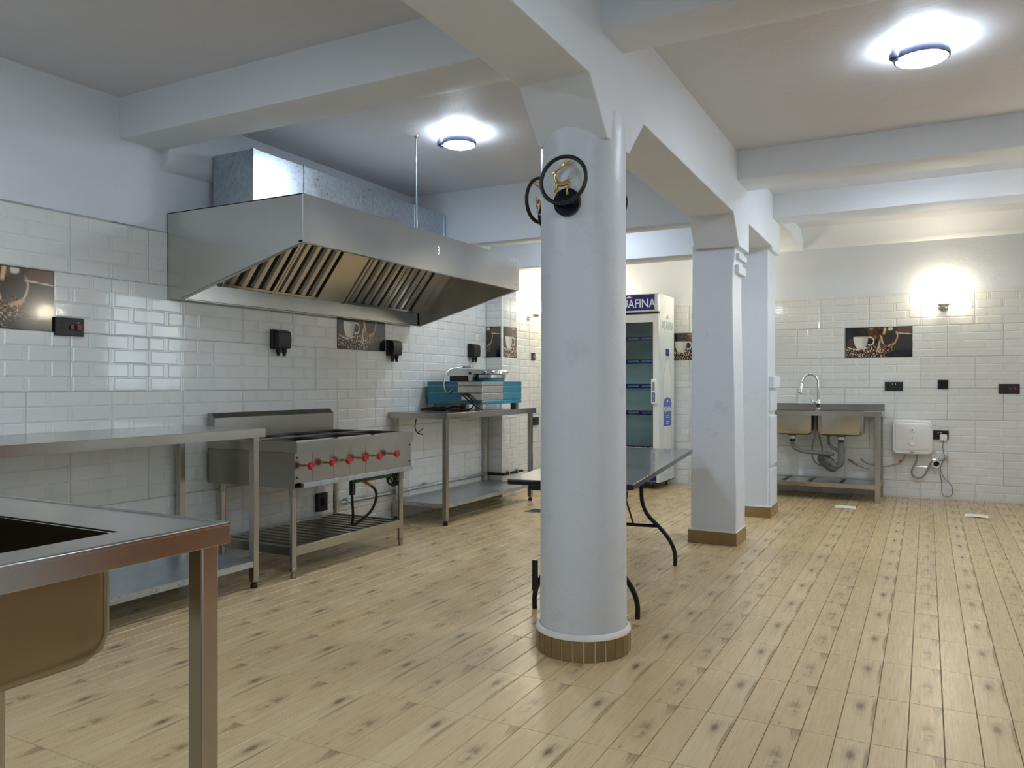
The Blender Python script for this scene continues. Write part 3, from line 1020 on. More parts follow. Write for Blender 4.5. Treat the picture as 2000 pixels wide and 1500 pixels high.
def prep_table(label, x0, x1, y0, y1, zt, shelf, band=.048, w=.038):
    t = thing('prep_table', label, 'table', ((x0 + x1) / 2, (y0 + y1) / 2, 0))
    B(x0, x1, y0, y1, zt - .0025, zt).build('table_top', M['steel'], t, bev=.001)
    for a in ((x1 - .003, x1, y0, y1), (x0, x0 + .003, y0, y1), (x0 + .003, x1 - .003, y0, y0 + .003), (x0 + .003, x1 - .003, y1 - .003, y1)):
        B(*a, zt - band, zt - .0025).build('apron', M['steel'], t)
    i = .042
    for (x, y) in ((x1 - i, y0 + i), (x1 - i, y1 - i), (x0 + i, y0 + i), (x0 + i, y1 - i)): leg_sq(x, y, .035, zt - .004, w, t)
    sx0, sx1, sy0, sy1 = x0 + i - w / 2 + .004, x1 - i + w / 2 - .004, y0 + i - .012, y1 - i + .012
    B(sx0, sx1, sy0, sy1, shelf - .002, shelf).build('lower_shelf', M['galv'], t)
    B(sx1 - .003, sx1, sy0, sy1, shelf - .032, shelf - .002).build('shelf_edge', M['galv'], t)
    B(sx0 + .003, sx1 - .003, sy0, sy0 + .003, shelf - .032, shelf - .002).build('shelf_edge', M['galv'], t)
    B(sx0 + .003, sx1 - .003, sy1 - .003, sy1, shelf - .032, shelf - .002).build('shelf_edge', M['galv'], t)
    return t


prep_table('long stainless prep table along the left wall before the stove', XL + .014, -3.165, 1.22, 3.125, .8615, .150)
prep_table('stainless prep table carrying the blue wrapped appliance', XL + .016, -3.265, 5.10, 6.655, .874, .165)

# ------------------------------------------------------------------ stove
SX0, SX1, SY0, SY1, SZ0, SZ = -3.805, -3.10, 3.295, 4.415, .512, .772
st = thing('gas_stove', 'six burner stainless gas stove with red knobs under the hood', 'stove', ((SX0 + SX1) / 2, (SY0 + SY1) / 2, 0))
B(SX0, SX1 - .02, SY0, SY0 + .003, SZ0, .716).build('side_panel', M['steel_dark'], st)
B(SX0, SX1 - .02, SY1 - .003, SY1, SZ0, .716).build('side_panel', M['steel_dark'], st)
B(SX0, SX0 + .003, SY0, SY1, SZ0, .716).build('back_panel', M['steel_dark'], st)
B(SX0 + .003, SX1 - .02, SY0 + .003, SY1 - .003, SZ0 + .01, SZ0 + .014).build('bottom_tray', M['darkmetal'], st)
# top: frame with six openings
tx = [SX0 + .055, SX0 + .055 + .275, SX0 + .055 + .325, SX1 - .055]
ty = [SY0 + .05, SY0 + .05 + .31, SY0 + .05 + .355, SY0 + .05 + .665, SY0 + .05 + .71, SY1 - .05]
tm = MB()
for a in ((SX0, SX1, SY0, ty[0]), (SX0, SX1, ty[5], SY1), (SX0, tx[0], ty[0], ty[5]), (tx[3], SX1, ty[0], ty[5]), (tx[1], tx[2], ty[0], ty[5])):
    tm.box(*a, SZ - .006, SZ)
for a, b in ((ty[1], ty[2]), (ty[3], ty[4])):
    tm.box(tx[0], tx[1], a, b, SZ - .006, SZ); tm.box(tx[2], tx[3], a, b, SZ - .006, SZ)
tm.build('top_plate', M['steel'], st)
ap = MB().box(SX1 - .003, SX1, SY0, SY1, .714, SZ - .006).box(SX0, SX1 - .003, SY0, SY0 + .003, .714, SZ - .006).box(SX0, SX1 - .003, SY1 - .003, SY1, .714, SZ - .006)
ap.build('top_rim', M['steel'], st)
for i in (0, 2):
    for j in (0, 2, 4):
        m = MB(); a0, a1, b0, b1 = tx[i], tx[i + 1], ty[j], ty[j + 1]
        m.box(a0, a1, b0, b1, SZ - .09, SZ - .085)
        for q in ((a0, a0 + .002, b0, b1), (a1 - .002, a1, b0, b1), (a0, a1, b0, b0 + .002), (a0, a1, b1 - .002, b1)): m.box(*q, SZ - .09, SZ - .006)
        bp = m.build('burner_pan', M['darkmetal'], st)
        c = ((a0 + a1) / 2, (b0 + b1) / 2, SZ - .085)
        MB().lathe([(.05, 0), (.05, .02), (.035, .03), (.035, .038), (.001, .04)], c, n=20, caps=False).build('burner', M['black'], bp, smooth=40)
        lip = MB()
        for q in ((a0 - .004, a0 + .004, b0, b1), (a1 - .004, a1 + .004, b0, b1), (a0, a1, b0 - .004, b0 + .004), (a0, a1, b1 - .004, b1 + .004)): lip.box(*q, SZ - .001, SZ + .006)
        lip.build('burner_lip', M['steel'], bp)
B(SX1 - .022, SX1 - .018, SY0, SY1, SZ0 + .03, .714).build('control_panel', M['steel'], st, bev=.001)
for y in (3.44, 3.62, 3.77, 3.92, 4.08, 4.24):
    B(SX1 - .0182, SX1 - .0177, y - .0007, y + .0007, SZ0 + .032, .712).build('panel_seam', M['darkmetal'], st)
for y in (3.366, 3.547, 3.692, 3.846, 3.990, 4.172):
    z = .640 + (y - 3.366) * .006
    kb = MB().lathe([(.020, .046), (.0225, .050), (.0225, .066), (.019, .071), (.010, .069), (.001, .068)], (SX1 - .018, y, z), (1, 0, 0), 20)
    kb = kb.build('knob', M['red'], st, smooth=35)
    MB().lathe([(.010, 0), (.007, .006), (.005, .02), (.005, .048)], (SX1 - .018, y, z), (1, 0, 0), 12).build('stem', M['brass'], kb, smooth=40)
    MB().tube([(SX1 + .046, y, z + .021), (SX1 + .056, y, z + .021)], .0035, 6, 0).build('pointer', M['red'], kb)
for y in (SY0 + .02, SY1 - .02):
    for z in (.575, .685):
        MB().lathe([(.006, 0), (.006, .003), (.003, .005)], (SX1 - .018, y, z), (1, 0, 0), 10).build('screw', M['darkmetal'], st)
# pull-out drip rail
B(SX1 - .02, SX1 + .004, SY0 + .05, SY1 - .01, .513, .541).build('drip_rail', M['galv'], st, bev=.002)
B(SX1 - .04, SX1 - .02, SY0 + .01, SY0 + .06, .515, .527).build('rail_bracket', M['darkmetal'], st)
# backsplash with folded top
MB().prism([(SX0, SZ), (SX0 + .055, SZ), (SX0 + .055, .895), (SX0 + .022, .925), (SX0, .925)], 'y', SY0, SY0 + 1.06).build('backsplash', M['steel_dark'], st, bev=.0015)
for (x, y) in ((SX1 - .07, SY0 + .045), (SX1 - .07, SY1 - .055), (SX0 + .07, SY0 + .045), (SX0 + .07, SY1 - .055)):
    l = MB().lathe([(.019, .05), (.019, SZ0 + .03)], (x, y, 0), n=18).build('leg', M['steel'], st, smooth=40)
    MB().lathe([(.016, 0), (.017, .01), (.014, .03), (.021, .04), (.021, .058), (.019, .062)], (x, y, 0), n=18).build('foot', M['steel_dark'], l, smooth=30)
    MB().lathe([(.023, SZ0 - .055), (.023, SZ0 + .01)], (x, y, 0), n=18).build('leg_sleeve', M['steel_dark'], l, smooth=40)
lx0, lx1, ly0, ly1 = SX0 + .07, SX1 - .07, SY0 + .045, SY1 - .055
for a in ((lx1 - .004, lx1 + .012, ly0, ly1), (lx0 - .012, lx0 + .004, ly0, ly1), (lx0, lx1, ly0 - .008, ly0 + .008), (lx0, lx1, ly1 - .008, ly1 + .008)):
    B(*a, .125, .178).build('shelf_rail', M['steel'], st, bev=.002)
ns = 14
for k in range(ns):
    y = ly0 + .04 + (ly1 - ly0 - .08) * k / (ns - 1)
    B(lx0 + .004, lx1 - .004, y - .017, y + .017, .158, .170).build('shelf_slat', M['steel_dark'], st, bev=.002)

# gas pipe, hose and cable under the stove
gp = thing('gas_pipe', 'green gas pipe with black hose hanging under the stove', 'pipe', (-3.20, 4.05, .49))
MB().tube([(-3.20, 3.905, .492), (-3.20, 4.27, .492)], .020, 14, 0).build('pipe', M['green'], gp, smooth=40)
B(-3.212, -3.185, 3.875, 3.908, .40, .505).build('end_bracket', M['black'], gp, bev=.004)
v = MB().tube([(-3.19, 3.99, .478), (-3.175, 4.01, .462), (-3.17, 4.035, .448)], .010, 10, 3).lathe([(.014, 0), (.014, .02)], (-3.19, 3.985, .485), (.3, .3, -.4), 8)
v.build('valve', M['brass'], gp, smooth=35)
MB().tube([(-3.17, 4.035, .448), (-3.168, 4.085, .41), (-3.17, 4.095, .35), (-3.19, 4.06, .27), (-3.24, 3.985, .205), (-3.25, 3.955, .205), (-3.22, 3.925, .26), (-3.20, 3.895, .34), (-3.198, 3.888, .42)], .0085, 10, 6).build('hose', M['rubber'], gp, smooth=50)
cc = thing('cable_coil', 'coiled black cable hanging under the right end of the stove', 'cable', (-3.2, 4.33, .49))
for k in range(5):
    o = random.uniform(-.012, .012)
    pts = [(-3.20 + .02 * math.sin(a + k), 4.325 + o + (.045 - .004 * k) * math.cos(a), .462 + o * .6 + (.036 + .004 * k) * math.sin(a)) for a in [2 * math.pi * j / 14 for j in range(14)]]
    MB().tube(pts, .0055, 8, 3, closed=True).build('cable_loop', M['rubber'], cc, smooth=50)
MB().tube([(-3.2, 4.36, .49), (-3.2, 4.35, .512), (-3.23, 4.31, .53)], .005, 8, 5).build('cable_tail', M['rubber'], cc, smooth=50)

# ------------------------------------------------------------------ conduit along the left wall and pier
cd = thing('wall_conduit', 'grey conduit pipe clipped low along the wall under the table', 'pipe', (XL + .04, 5.5, .22))
MB().tube([(XL + .035, 4.50, .225), (XL + .035, 6.66, .225)], .013, 12, 0).build('pipe', M['galv'], cd, smooth=40)
MB().tube([(XL + .035, 6.66, .225), (XL + .08, 6.662, .225), (PX + .02, 6.662, .225), (PX + .035, 6.69, .225), (PX + .035, 7.06, .225)], .013, 12, 5).build('pipe', M['darkmetal'], cd, smooth=40)
for (x, y) in ((XL + .02, 4.56), (XL + .02, 5.6), (PX + .022, 6.94), (PX + .022, 6.76)):
    B(x - .008, x + .03, y - .008, y + .008, .205, .255).build('clip', M['galv'], cd, bev=.003)


# ------------------------------------------------------------------ sockets and switches
def wall_box(name, label, cat, c, axis, w, h, dpt=.012, mat='black', group=None):
    """flat plate; axis 'x': on the left wall facing +X, 'y': on the far wall facing -Y"""
    t = thing(name, label, cat, c, group=group)
    if axis == 'x': B(c[0], c[0] + dpt, c[1] - w / 2, c[1] + w / 2, c[2] - h / 2, c[2] + h / 2).build('plate', M[mat], t, bev=.003)
    else: B(c[0] - w / 2, c[0] + w / 2, c[1] - dpt, c[1], c[2] - h / 2, c[2] + h / 2).build('plate', M[mat], t, bev=.003)
    return t


XT, YT = XL + .0115, YB - .0115       # tile faces
sw = wall_box('cooker_switch', 'black cooker switch plate with red rockers beside the printed tile', 'switch', (XT, 2.445, 1.388), 'x', .150, .092, .014)
B(XT + .014, XT + .024, 2.446, 2.460, 1.375, 1.397).build('rocker', M['redsw'], sw, bev=.002)
B(XT + .014, XT + .026, 2.478, 2.500, 1.372, 1.402).build('rocker', M['redsw'], sw, bev=.002)
for (y, z) in ((2.405, 1.405), (2.395, 1.378), (2.415, 1.378)): B(XT + .0135, XT + .0145, y - .004, y + .004, z - .004, z + .004).build('socket_hole', M['darkmetal'], sw)
B(XT + .014, XT + .0155, 2.486, 2.492, 1.408, 1.414).build('indicator', M['ink_white'], sw)


def weather_box(y, z, label):
    t = thing('weatherproof_socket', label, 'socket', (XT, y, z), group='weatherproof sockets over the worktops')
    w, h = .118, .125
    B(XT, XT + .028, y - w / 2 - .01, y + w / 2 + .002, z - h / 2, z + h / 2 + .004).build('back_box', M['black'], t, bev=.006)
    MB().prism([(XT + .028, z - h / 2), (XT + .066, z - h / 2 + .006), (XT + .074, z), (XT + .068, z + h / 2 - .012), (XT + .040, z + h / 2), (XT + .028, z + h / 2)], 'y', y - w / 2, y + w / 2).build('flap_cover', M['black'], t, smooth=50, bev=.004)
    for o in (-.026, .028):
        MB().lathe([(.017, 0), (.017, .028), (.012, .034), (.012, .05)], (XT + .035, y + o, z - h / 2 + .006), (0, 0, -1), 14).build('cable_gland', M['black'], t, smooth=40)
        MB().lathe([(.009, .048), (.009, .054)], (XT + .035, y + o, z - h / 2 + .006), (0, 0, -1), 12).build('gland_plug', M['grey_pl'], t)


weather_box(3.885, 1.395, 'black weatherproof socket left of the printed cup tile')
weather_box(5.140, 1.388, 'black weatherproof socket touching the right edge of printed cup tile')
weather_box(6.400, 1.415, 'black weatherproof socket above the blue wrapped appliance')
t = wall_box('wall_socket', 'black socket plate on the wall behind the stove legs', 'socket', (XT, 4.30, .26), 'x', .10, .13, .03)
B(XT + .03, XT + .033, 4.275, 4.325, .235, .29).build('cover', M['black_gloss'], t)
t = wall_box('wall_switch', 'small black switch on the wall below the globe lamp', 'switch', (XT, 7.72, 1.40), 'x', .08, .085)
B(XT + .012, XT + .017, 7.71, 7.73, 1.385, 1.415).build('rocker', M['cast'], t)
t = wall_box('wall_socket', 'black socket on the wall behind the prep table leg', 'socket', (XT, 7.74, .69), 'x', .15, .088, .03)
B(XT + .030, XT + .034, 7.70, 7.78, .67, .71).build('cover', M['black_gloss'], t)


def socket2(x, z, w, h, label, dots):
    t = wall_box('wall_socket', label, 'socket', (x, YT, z), 'y', w, h, .013)
    for dx, dz, m_, s in dots:
        B(x + dx - s, x + dx + s, YT - .017, YT - .0125, z + dz - s * 1.2, z + dz + s * 1.2).build('rocker', M[m_], t, bev=.001)
    for dx in (-.04, .04):
        for a, b in ((0, .012), (-.011, -.006), (.011, -.006)):
            B(x + dx + a - .003, x + dx + a + .003, YT - .0136, YT - .0125, z - .012 + b - .004, z - .012 + b + .004).build('socket_hole', M['darkmetal'], t)
    return t


socket2(-.283, 1.077, .160, .088, 'black double socket above the right end of the sink', ((-.012, .022, 'cast', .005), (.014, .022, 'cast', .005)))
t = wall_box('wall_switch', 'small square black switch on the far wall', 'switch', (.136, YT, 1.096), 'y', .090, .088, .012)
B(.100, .172, YT - .015, YT - .012, 1.06, 1.132).build('rocker', M['black_gloss'], t, bev=.002)
socket2(.668, 1.056, .165, .090, 'black cooker switch with red rockers at the right edge', ((.010, .002, 'redsw', .008), (.045, .004, 'redsw', .010)))
sk = socket2(.108, .615, .150, .086, 'black double socket with white plug beside the water heater', ((-.012, .022, 'cast', .005), (.010, .022, 'cast', .005)))

# ------------------------------------------------------------------ water heater
wx, wz = -.123, .590
hx = .176; hz = .165
wh = thing('water_heater', 'white square water heater on the far wall beside the sink', 'water heater', (wx, YT, wz - hz))


def rrect(cx, cz, hw, hh, r, n=6):
    p = []
    for (sx, sz, a0) in ((1, 1, 0), (-1, 1, 90), (-1, -1, 180), (1, -1, 270)):
        for k in range(n + 1):
            a = R(a0 + 90 * k / n)
            p.append((cx + sx * (hw - r) + r * math.cos(a), cz + sz * (hh - r) + r * math.sin(a)))
    return p


def rslab(stages, cx, cz):
    """stages: list of (y, hw, hh, r); lofted along -Y"""
    m = MB(); n = None
    for (y, hw, hh, r) in stages:
        p = rrect(cx, cz, hw, hh, r); n = len(p)
        m.v += [(a, y, b) for a, b in p]
    for j in range(len(stages) - 1):
        for i in range(n):
            k = (i + 1) % n
            m.f.append((j * n + i, (j + 1) * n + i, (j + 1) * n + k, j * n + k))
    m.f.append(tuple(range(n))); m.f.append(tuple((len(stages) - 1) * n + i for i in range(n))[::-1])
    return m


rslab([(YT, hx * .93, hz * .93, .04), (YT - .05, hx, hz, .05), (YT - .085, hx, hz, .05), (YT - .105, hx - .012, hz - .012, .045)], wx, wz).build('casing', M['white_pl'], wh, smooth=50)
rslab([(YT - .100, hx - .030, hz - .034, .028), (YT - .112, hx - .032, hz - .036, .028), (YT - .116, hx - .040, hz - .044, .024)], wx, wz + .008).build('front_cover', M['white_pl'], wh, smooth=35)
kn = MB().lathe([(.028, 0), (.028, .012), (.024, .016), (.001, .016)], (wx, YT - .116, wz - .055), (0, -1, 0), 24, caps=False).build('dial', M['white_pl'], wh, smooth=40)
B(wx - .002, wx + .002, YT - .118, YT - .1155, wz - .022, wz + .006).build('dial_mark', M['ink_dark'], kn)
MB().prism([(wx - .010, wz + .07), (wx, wz + .062), (wx + .010, wz + .07), (wx, wz + .080)], 'y', YT - .1172, YT - .1155).build('emblem', M['ink_dark'], wh)
B(wx - .026, wx + .026, YT - .1168, YT - .1155, wz + .050, wz + .056).build('nameplate', M['ink_grey'], wh)
B(wx - .020, wx + .020, YT - .1065, YT - .1045, wz - .146, wz - .136).build('nameplate', M['ink_grey'], wh)
zb = wz - hz
MB().tube([(wx - .065, YT - .05, zb + .01), (wx - .067, YT - .05, zb - .03), (wx - .10, YT - .05, zb - .075), (wx - .19, YT - .078, zb - .118), (wx - .30, YT - .085, zb - .122), (wx - .40, YT - .075, zb - .10), (wx - .455, YT - .03, zb - .062)], .0075, 10, 6).build('inlet_hose', M['braid'], wh, smooth=50)
B(wx - .118, wx - .092, YT - .062, YT - .038, zb - .088, zb - .060).build('hose_tag', M['brown_wood'], wh)
MB().tube([(wx + .04, YT - .05, zb + .01), (wx + .035, YT - .05, zb - .06), (wx - .005, YT - .05, zb - .16), (wx + .02, YT - .05, zb - .215), (wx + .085, YT - .05, zb - .215), (wx + .13, YT - .05, zb - .14), (wx + .165, YT - .05, zb - .065), (wx + .235, YT - .05, zb - .045), (wx + .285, YT - .04, zb - .04)], .0085, 10, 6).build('outlet_hose', M['braid'], wh, smooth=50)
MB().tube([(wx + .155, YT - .06, zb + .02), (wx + .20, YT - .05, zb - .03), (wx + .25, YT - .045, zb - .065)], .004, 8, 5).build('flex_cord', M['white_pl'], wh, smooth=50)
pg = MB().prism(rrect(.140, .595, .030, .028, .010), 'y', YT - .045, YT - .0135).build('plug', M['white_pl'], wh, smooth=40)
MB().tube([(.140, YT - .03, .568), (.135, YT - .03, .50), (.143, YT - .035, .44), (.150, YT - .03, .40), (.13, YT - .03, .36), (.115, YT - .025, .30), (.14, YT - .025, .22), (.205, YT - .02, .14), (.212, YT - .02, .06), (.17, YT - .02, .035), (.13, YT - .02, .06), (.125, YT - .02, .16), (.11, YT - .025, .27)], .0035, 8, 6).build('power_cord', M['grey_pl'], wh, smooth=50)
# wall valve and open waste pipe
va = thing('wall_valve', 'chrome angle valve on the far wall below the white plug', 'valve', (.165, YT, .405))
MB().lathe([(.022, 0), (.022, .006), (.010, .010), (.010, .055)], (.165, YT, .405), (0, -1, 0), 18).build('body', M['chrome'], va, smooth=40)
MB().lathe([(.016, 0), (.018, .006), (.016, .022), (.001, .024)], (.165, YT - .05, .405), (0, -.4, 1), 16, caps=False).build('handle', M['chrome'], va, smooth=40)
wp = thing('waste_pipe', 'white pipe stub with open end low on the far wall', 'pipe', (.072, YT, .345))
MB().lathe([(.028, 0), (.030, .06), (.036, .062), (.036, .095), (.028, .095), (.026, .02)], (.072, YT, .345), (.1, -1, 0), 24, caps=False).build('stub', M['white_pl'], wp, smooth=40)
MB().lathe([(.001, .03), (.027, .03)], (.072, YT, .345), (.1, -1, 0), 24, caps=False).build('dark_bore', M['black'], wp)

# ------------------------------------------------------------------ far sink unit
KX0, KX1, KY0, KY1, KZ = -1.545, -.365, 7.925, YT - .004, .842
sn = thing('double_sink', 'stainless double bowl sink unit against the far wall', 'sink', ((KX0 + KX1) / 2, 8.2, 0))
bw = ((-1.385, -.970), (-.935, -.525)); by0, by1 = 7.995, 8.36
tp = MB()
tp.box(KX0, KX1, KY0, by0, KZ - .003, KZ).box(KX0, KX1, by1, KY1, KZ - .003, KZ)
for a, b in ((KX0, bw[0][0]), (bw[0][1], bw[1][0]), (bw[1][1], KX1)): tp.box(a, b, by0, by1, KZ - .003, KZ)
tp.build('worktop', M['steel'], sn)
B(KX0, KX1, KY0, KY0 + .003, KZ - .042, KZ - .003).build('apron', M['steel'], sn)
B(KX1 - .003, KX1, KY0 + .003, KY1, KZ - .042, KZ - .003).build('apron', M['steel'], sn)
B(KX0, KX0 + .003, KY0 + .003, KY1, KZ - .042, KZ - .003).build('apron', M['steel'], sn)
B(KX0, KX1, KY1 - .012, KY1, KZ, KZ + .062).build('backsplash', M['steel_dark'], sn, bev=.002)


def bowl(x0, x1, y0, y1, z0, z1, r, root, mat='bowl', wall=.0025):
    m = MB()

    def ring(ins, z):
        return [(a, b, z) for a, b in rrect((x0 + x1) / 2, (y0 + y1) / 2, (x1 - x0) / 2 - ins, (y1 - y0) / 2 - ins, r)]
    st_ = [(0, z1), (0, z0 + .05), (.006, z0 + .022), (.022, z0 + .005), (.045, z0)]
    rings = [ring(i, z) for i, z in st_]
    inner = [ring(i + wall, z + (wall if k else 0)) for k, (i, z) in enumerate(st_)]
    n = len(rings[0])
    for rg in rings: m.v += rg
    for j in range(len(rings) - 1):
        for i in range(n):
            k = (i + 1) % n; m.f.append((j * n + i, (j + 1) * n + i, (j + 1) * n + k, j * n + k))
    m.f.append(tuple((len(rings) - 1) * n + i for i in range(n))[::-1])
    o = len(m.v)
    for rg in inner: m.v += rg
    for j in range(len(rings) - 1):
        for i in range(n):
            k = (i + 1) % n; m.f.append((o + j * n + i, o + j * n + k, o + (j + 1) * n + k, o + (j + 1) * n + i))
    m.f.append(tuple(o + (len(rings) - 1) * n + i for i in range(n)))
    return m.build('bowl', M[mat], root, smooth=50)


for (a, b) in bw:
    bo = bowl(a, b, by0, by1, .605, KZ - .004, .05, sn, 'steel')
    cx = (a + b) / 2 + .0; cy = 8.16
    MB().lathe([(.046, .604), (.046, .594), (.030, .590)], (cx, cy, 0), n=24).build('drain_flange', M['black'], bo, smooth=40)
    MB().lathe([(.030, .592), (.030, .560), (.022, .555)], (cx, cy, 0), n=20).build('drain_cup', M['chrome'], bo, smooth=40)
    MB().lathe([(.028, .557), (.028, .535)], (cx, cy, 0), n=8).build('drain_nut', M['black'], bo)
lcx, rcx = (bw[0][0] + bw[0][1]) / 2, (bw[1][0] + bw[1][1]) / 2
dp = MB().tube([(lcx, 8.16, .54), (lcx, 8.16, .51), (lcx + .03, 8.165, .465), (lcx + .12, 8.18, .435), (lcx + .28, 8.19, .425), (rcx - .07, 8.18, .415)], .020, 14, 6)
dp.build('drain_pipe', M['grey_pl'], sn, smooth=50)
tr = MB().tube([(rcx, 8.16, .54), (rcx, 8.16, .42), (rcx - .005, 8.18, .335), (rcx - .05, 8.20, .305), (rcx - .10, 8.22, .345), (rcx - .15, 8.25, .385), (rcx - .20, 8.30, .375), (rcx - .195, 8.34, .33), (rcx - .12, 8.42, .255), (rcx - .09, 8.47, .25)], .029, 16, 6)
tr.build('trap_pipe', M['grey_pl'], sn, smooth=50)
for p, ax in (((rcx, 8.16, .46), (0, 0, 1)), ((rcx - .10, 8.22, .345), (-.6, .3, .5)), ((rcx - .17, 8.275, .385), (-1, .6, 0))):
    MB().lathe([(.035, -.016), (.036, -.012), (.036, .012), (.035, .016)], p, ax, 16).build('pipe_nut', M['grey_pl'], sn, smooth=30)
MB().tube([(rcx - .02, 8.17, .45), (rcx - .10, 8.18, .50), (rcx - .12, 8.2, .56), (rcx - .115, 8.22, .61)], .014, 12, 6).build('overflow_pipe', M['grey_pl'], sn, smooth=50)
for k, (x0, xm) in enumerate(((-.975, -1.02), (-.955, -.93))):
    MB().tube([(x0, 8.40, .80), (x0 - .01, 8.40, .62), (xm, 8.40, .48), (xm + .01, 8.42, .34), (xm + .07, 8.45, .28), (xm + .14, 8.48, .30)], .0075, 10, 6).build('supply_hose', M['braid'], sn, smooth=50)
MB().tube([(-.69, YT - .03, .345), (-.66, YT - .05, .335), (-.60, YT - .055, .30), (-.50, YT - .05, .27)], .010, 10, 5).build('hose_end', M['steel_dark'], sn, smooth=50)
for (x, y) in ((KX1 - .035, KY0 + .033), (KX1 - .035, KY1 - .035), (KX0 + .035, KY0 + .033), (KX0 + .035, KY1 - .035)):
    leg_sq(x, y, 0.0, KZ - .004, .046, sn, foot=False)
for a in ((KX0 + .03, KX1 - .03, KY0 + .012, KY0 + .036), (KX0 + .03, KX1 - .03, KY1 - .046, KY1 - .022), (KX1 - .052, KX1 - .022, KY0 + .03, KY1 - .03), (KX0 + .022, KX0 + .052, KY0 + .03, KY1 - .03)):
    B(*a, .125, .165).build('shelf_rail', M['steel'], sn, bev=.002)
xs = [KX0 + .05, -1.27, -1.225, -1.03, -.985, -.75, -.705, KX1 - .05]
for i in range(0, 8, 2):
    B(xs[i], xs[i + 1], KY0 + .034, KY1 - .044, .150, .156).build('shelf_panel', M['steel'], sn, bev=.001)
for i in range(1, 7, 2):
    B(xs[i] + .001, xs[i + 1] - .001, KY0 + .034, KY1 - .044, .136, .142).build('gap_shade', M['darkmetal'], sn)  # dark strips put the shade of the open slots into colour
fx, fy = -.965, 8.395
fc = thing('kitchen_faucet', 'chrome gooseneck faucet with pull-down spray on the far sink', 'faucet', (fx, fy, KZ))
MB().lathe([(.030, 0), (.030, .006), (.022, .014), (.020, .04), (.026, .055), (.026, .075), (.018, .09), (.0125, .10)], (fx, fy, KZ), n=24).build('base', M['chrome'], fc, smooth=35)
MB().tube([(fx, fy, KZ + .095), (fx, fy, KZ + .26), (fx - .012, fy - .004, KZ + .315), (fx - .055, fy - .014, KZ + .355), (fx - .105, fy - .028, KZ + .345), (fx - .140, fy - .036, KZ + .300), (fx - .150, fy - .040, KZ + .26)], .0125, 14, 7).build('spout', M['chrome'], fc, smooth=60)
MB().lathe([(.014, 0), (.017, .02), (.018, .05), (.025, .085), (.025, .10), (.020, .104)], (fx - .149, fy - .040, KZ + .265), (-.18, -.08, -1), 20).build('spray_head', M['chrome'], fc, smooth=35)
MB().tube([(fx - .02, fy - .01, KZ + .07), (fx - .05, fy - .025, KZ + .085), (fx - .062, fy - .03, KZ + .125)], [.010, .006], 10, 4).build('lever', M['chrome'], fc, smooth=50)

# papers on the floor
for i, (x, y, rz, lab) in enumerate(((-.64, 7.565, 4, 'white paper strip lying on the floor before the far sink'), (.365, 7.56, -3, 'white paper strip lying on the floor toward the right edge'))):
    m = MB(); n = 6
    for k in range(n + 1):
        a = k / n; z = .0025 + .006 * math.sin(a * math.pi) * (.5 + .5 * i)
        for yy in (-.08, .08): m.v += [(-.085 + .17 * a, yy, z), (-.085 + .17 * a, yy, z - .0012)]
    for k in range(n):
        a = k * 4; b = a + 4
        m.f += [(a, b, b + 2, a + 2), (a + 1, a + 3, b + 3, b + 1), (a, a + 1, b + 1, b), (a + 2, b + 2, b + 3, a + 3)]
    m.f += [(0, 2, 3, 1), (n * 4, n * 4 + 1, n * 4 + 3, n * 4 + 2)]
    o = m.build('paper_strip', M['paper'], smooth=30); o.location = (x, y, 0); o.rotation_euler = (0, 0, R(rz)); tag(o, lab, 'paper', 'paper strips on the floor')

# floor drain seen left of the round column
dr = thing('floor_drain', 'dark square floor drain beyond the round column', 'drain', (-2.97, 6.1, 0))
MB().box(-3.06, -2.88, 6.01, 6.03, 0, .004).box(-3.06, -2.88, 6.17, 6.19, 0, .004).box(-3.06, -3.04, 6.03, 6.17, 0, .004).box(-2.90, -2.88, 6.03, 6.17, 0, .004).build('frame', M['steel_dark'], dr)
for k in range(5): B(-3.035 + k * .029, -3.020 + k * .029, 6.03, 6.17, 0, .003).build('bar', M['darkmetal'], dr)
B(-3.04, -2.90, 6.03, 6.17, .0002, .001).build('pit', M['black'], dr)

# ------------------------------------------------------------------ fridge
GX0, GX1, GY0, GY1, GZ0, GZ = -3.045, -2.455, 7.875, 8.44, .072, 2.045
fg = thing('display_fridge', 'white glass door display fridge with blue header against the far wall', 'fridge', ((GX0 + GX1) / 2, 8.15, 0))
fb = MB()
yd = GY0 + .055       # door thickness
fb.box(GX1 - .04, GX1, yd, GY1, GZ0, GZ).box(GX0, GX0 + .04, yd, GY1, GZ0, GZ).box(GX0 + .04, GX1 - .04, GY1 - .04, GY1, GZ0, GZ)
fb.box(GX0 + .04, GX1 - .04, yd, GY1 - .04, GZ - .20, GZ).box(GX0 + .04, GX1 - .04, yd, GY1 - .04, GZ0, GZ0 + .28)
fb.build('cabinet', M['fr_white'], fg)
B(GX0 + .041, GX1 - .041, GY1 - .050, GY1 - .041, GZ0 + .281, GZ - .201).build('liner', M['fr_in'], fg)
B(GX1 - .050, GX1 - .041, yd, GY1 - .051, GZ0 + .281, GZ - .201).build('liner', M['fr_in'], fg)
B(GX0 + .041, GX0 + .050, yd, GY1 - .051, GZ0 + .281, GZ - .201).build('liner', M['fr_in'], fg)
hdr = rslab([(GY0 + .055, .295, .098, .012), (GY0 + .012, .295, .098, .014), (GY0, .285, .088, .014)], (GX0 + GX1) / 2, GZ - .098).build('header', M['fr_white'], fg, smooth=40)
HXc, HZc = (GX0 + GX1) / 2, GZ - .092
hp = B(HXc - .255, HXc + .255, GY0 - .004, GY0 + .001, HZc - .082, HZc + .082).build('header_panel', M['fr_blue'], hdr)
text('AQUAFINA', .125, M['ink_white'], hdr, face_y(HXc, GY0 - .0045, HZc - .015), sx=.84, bold=.0012)
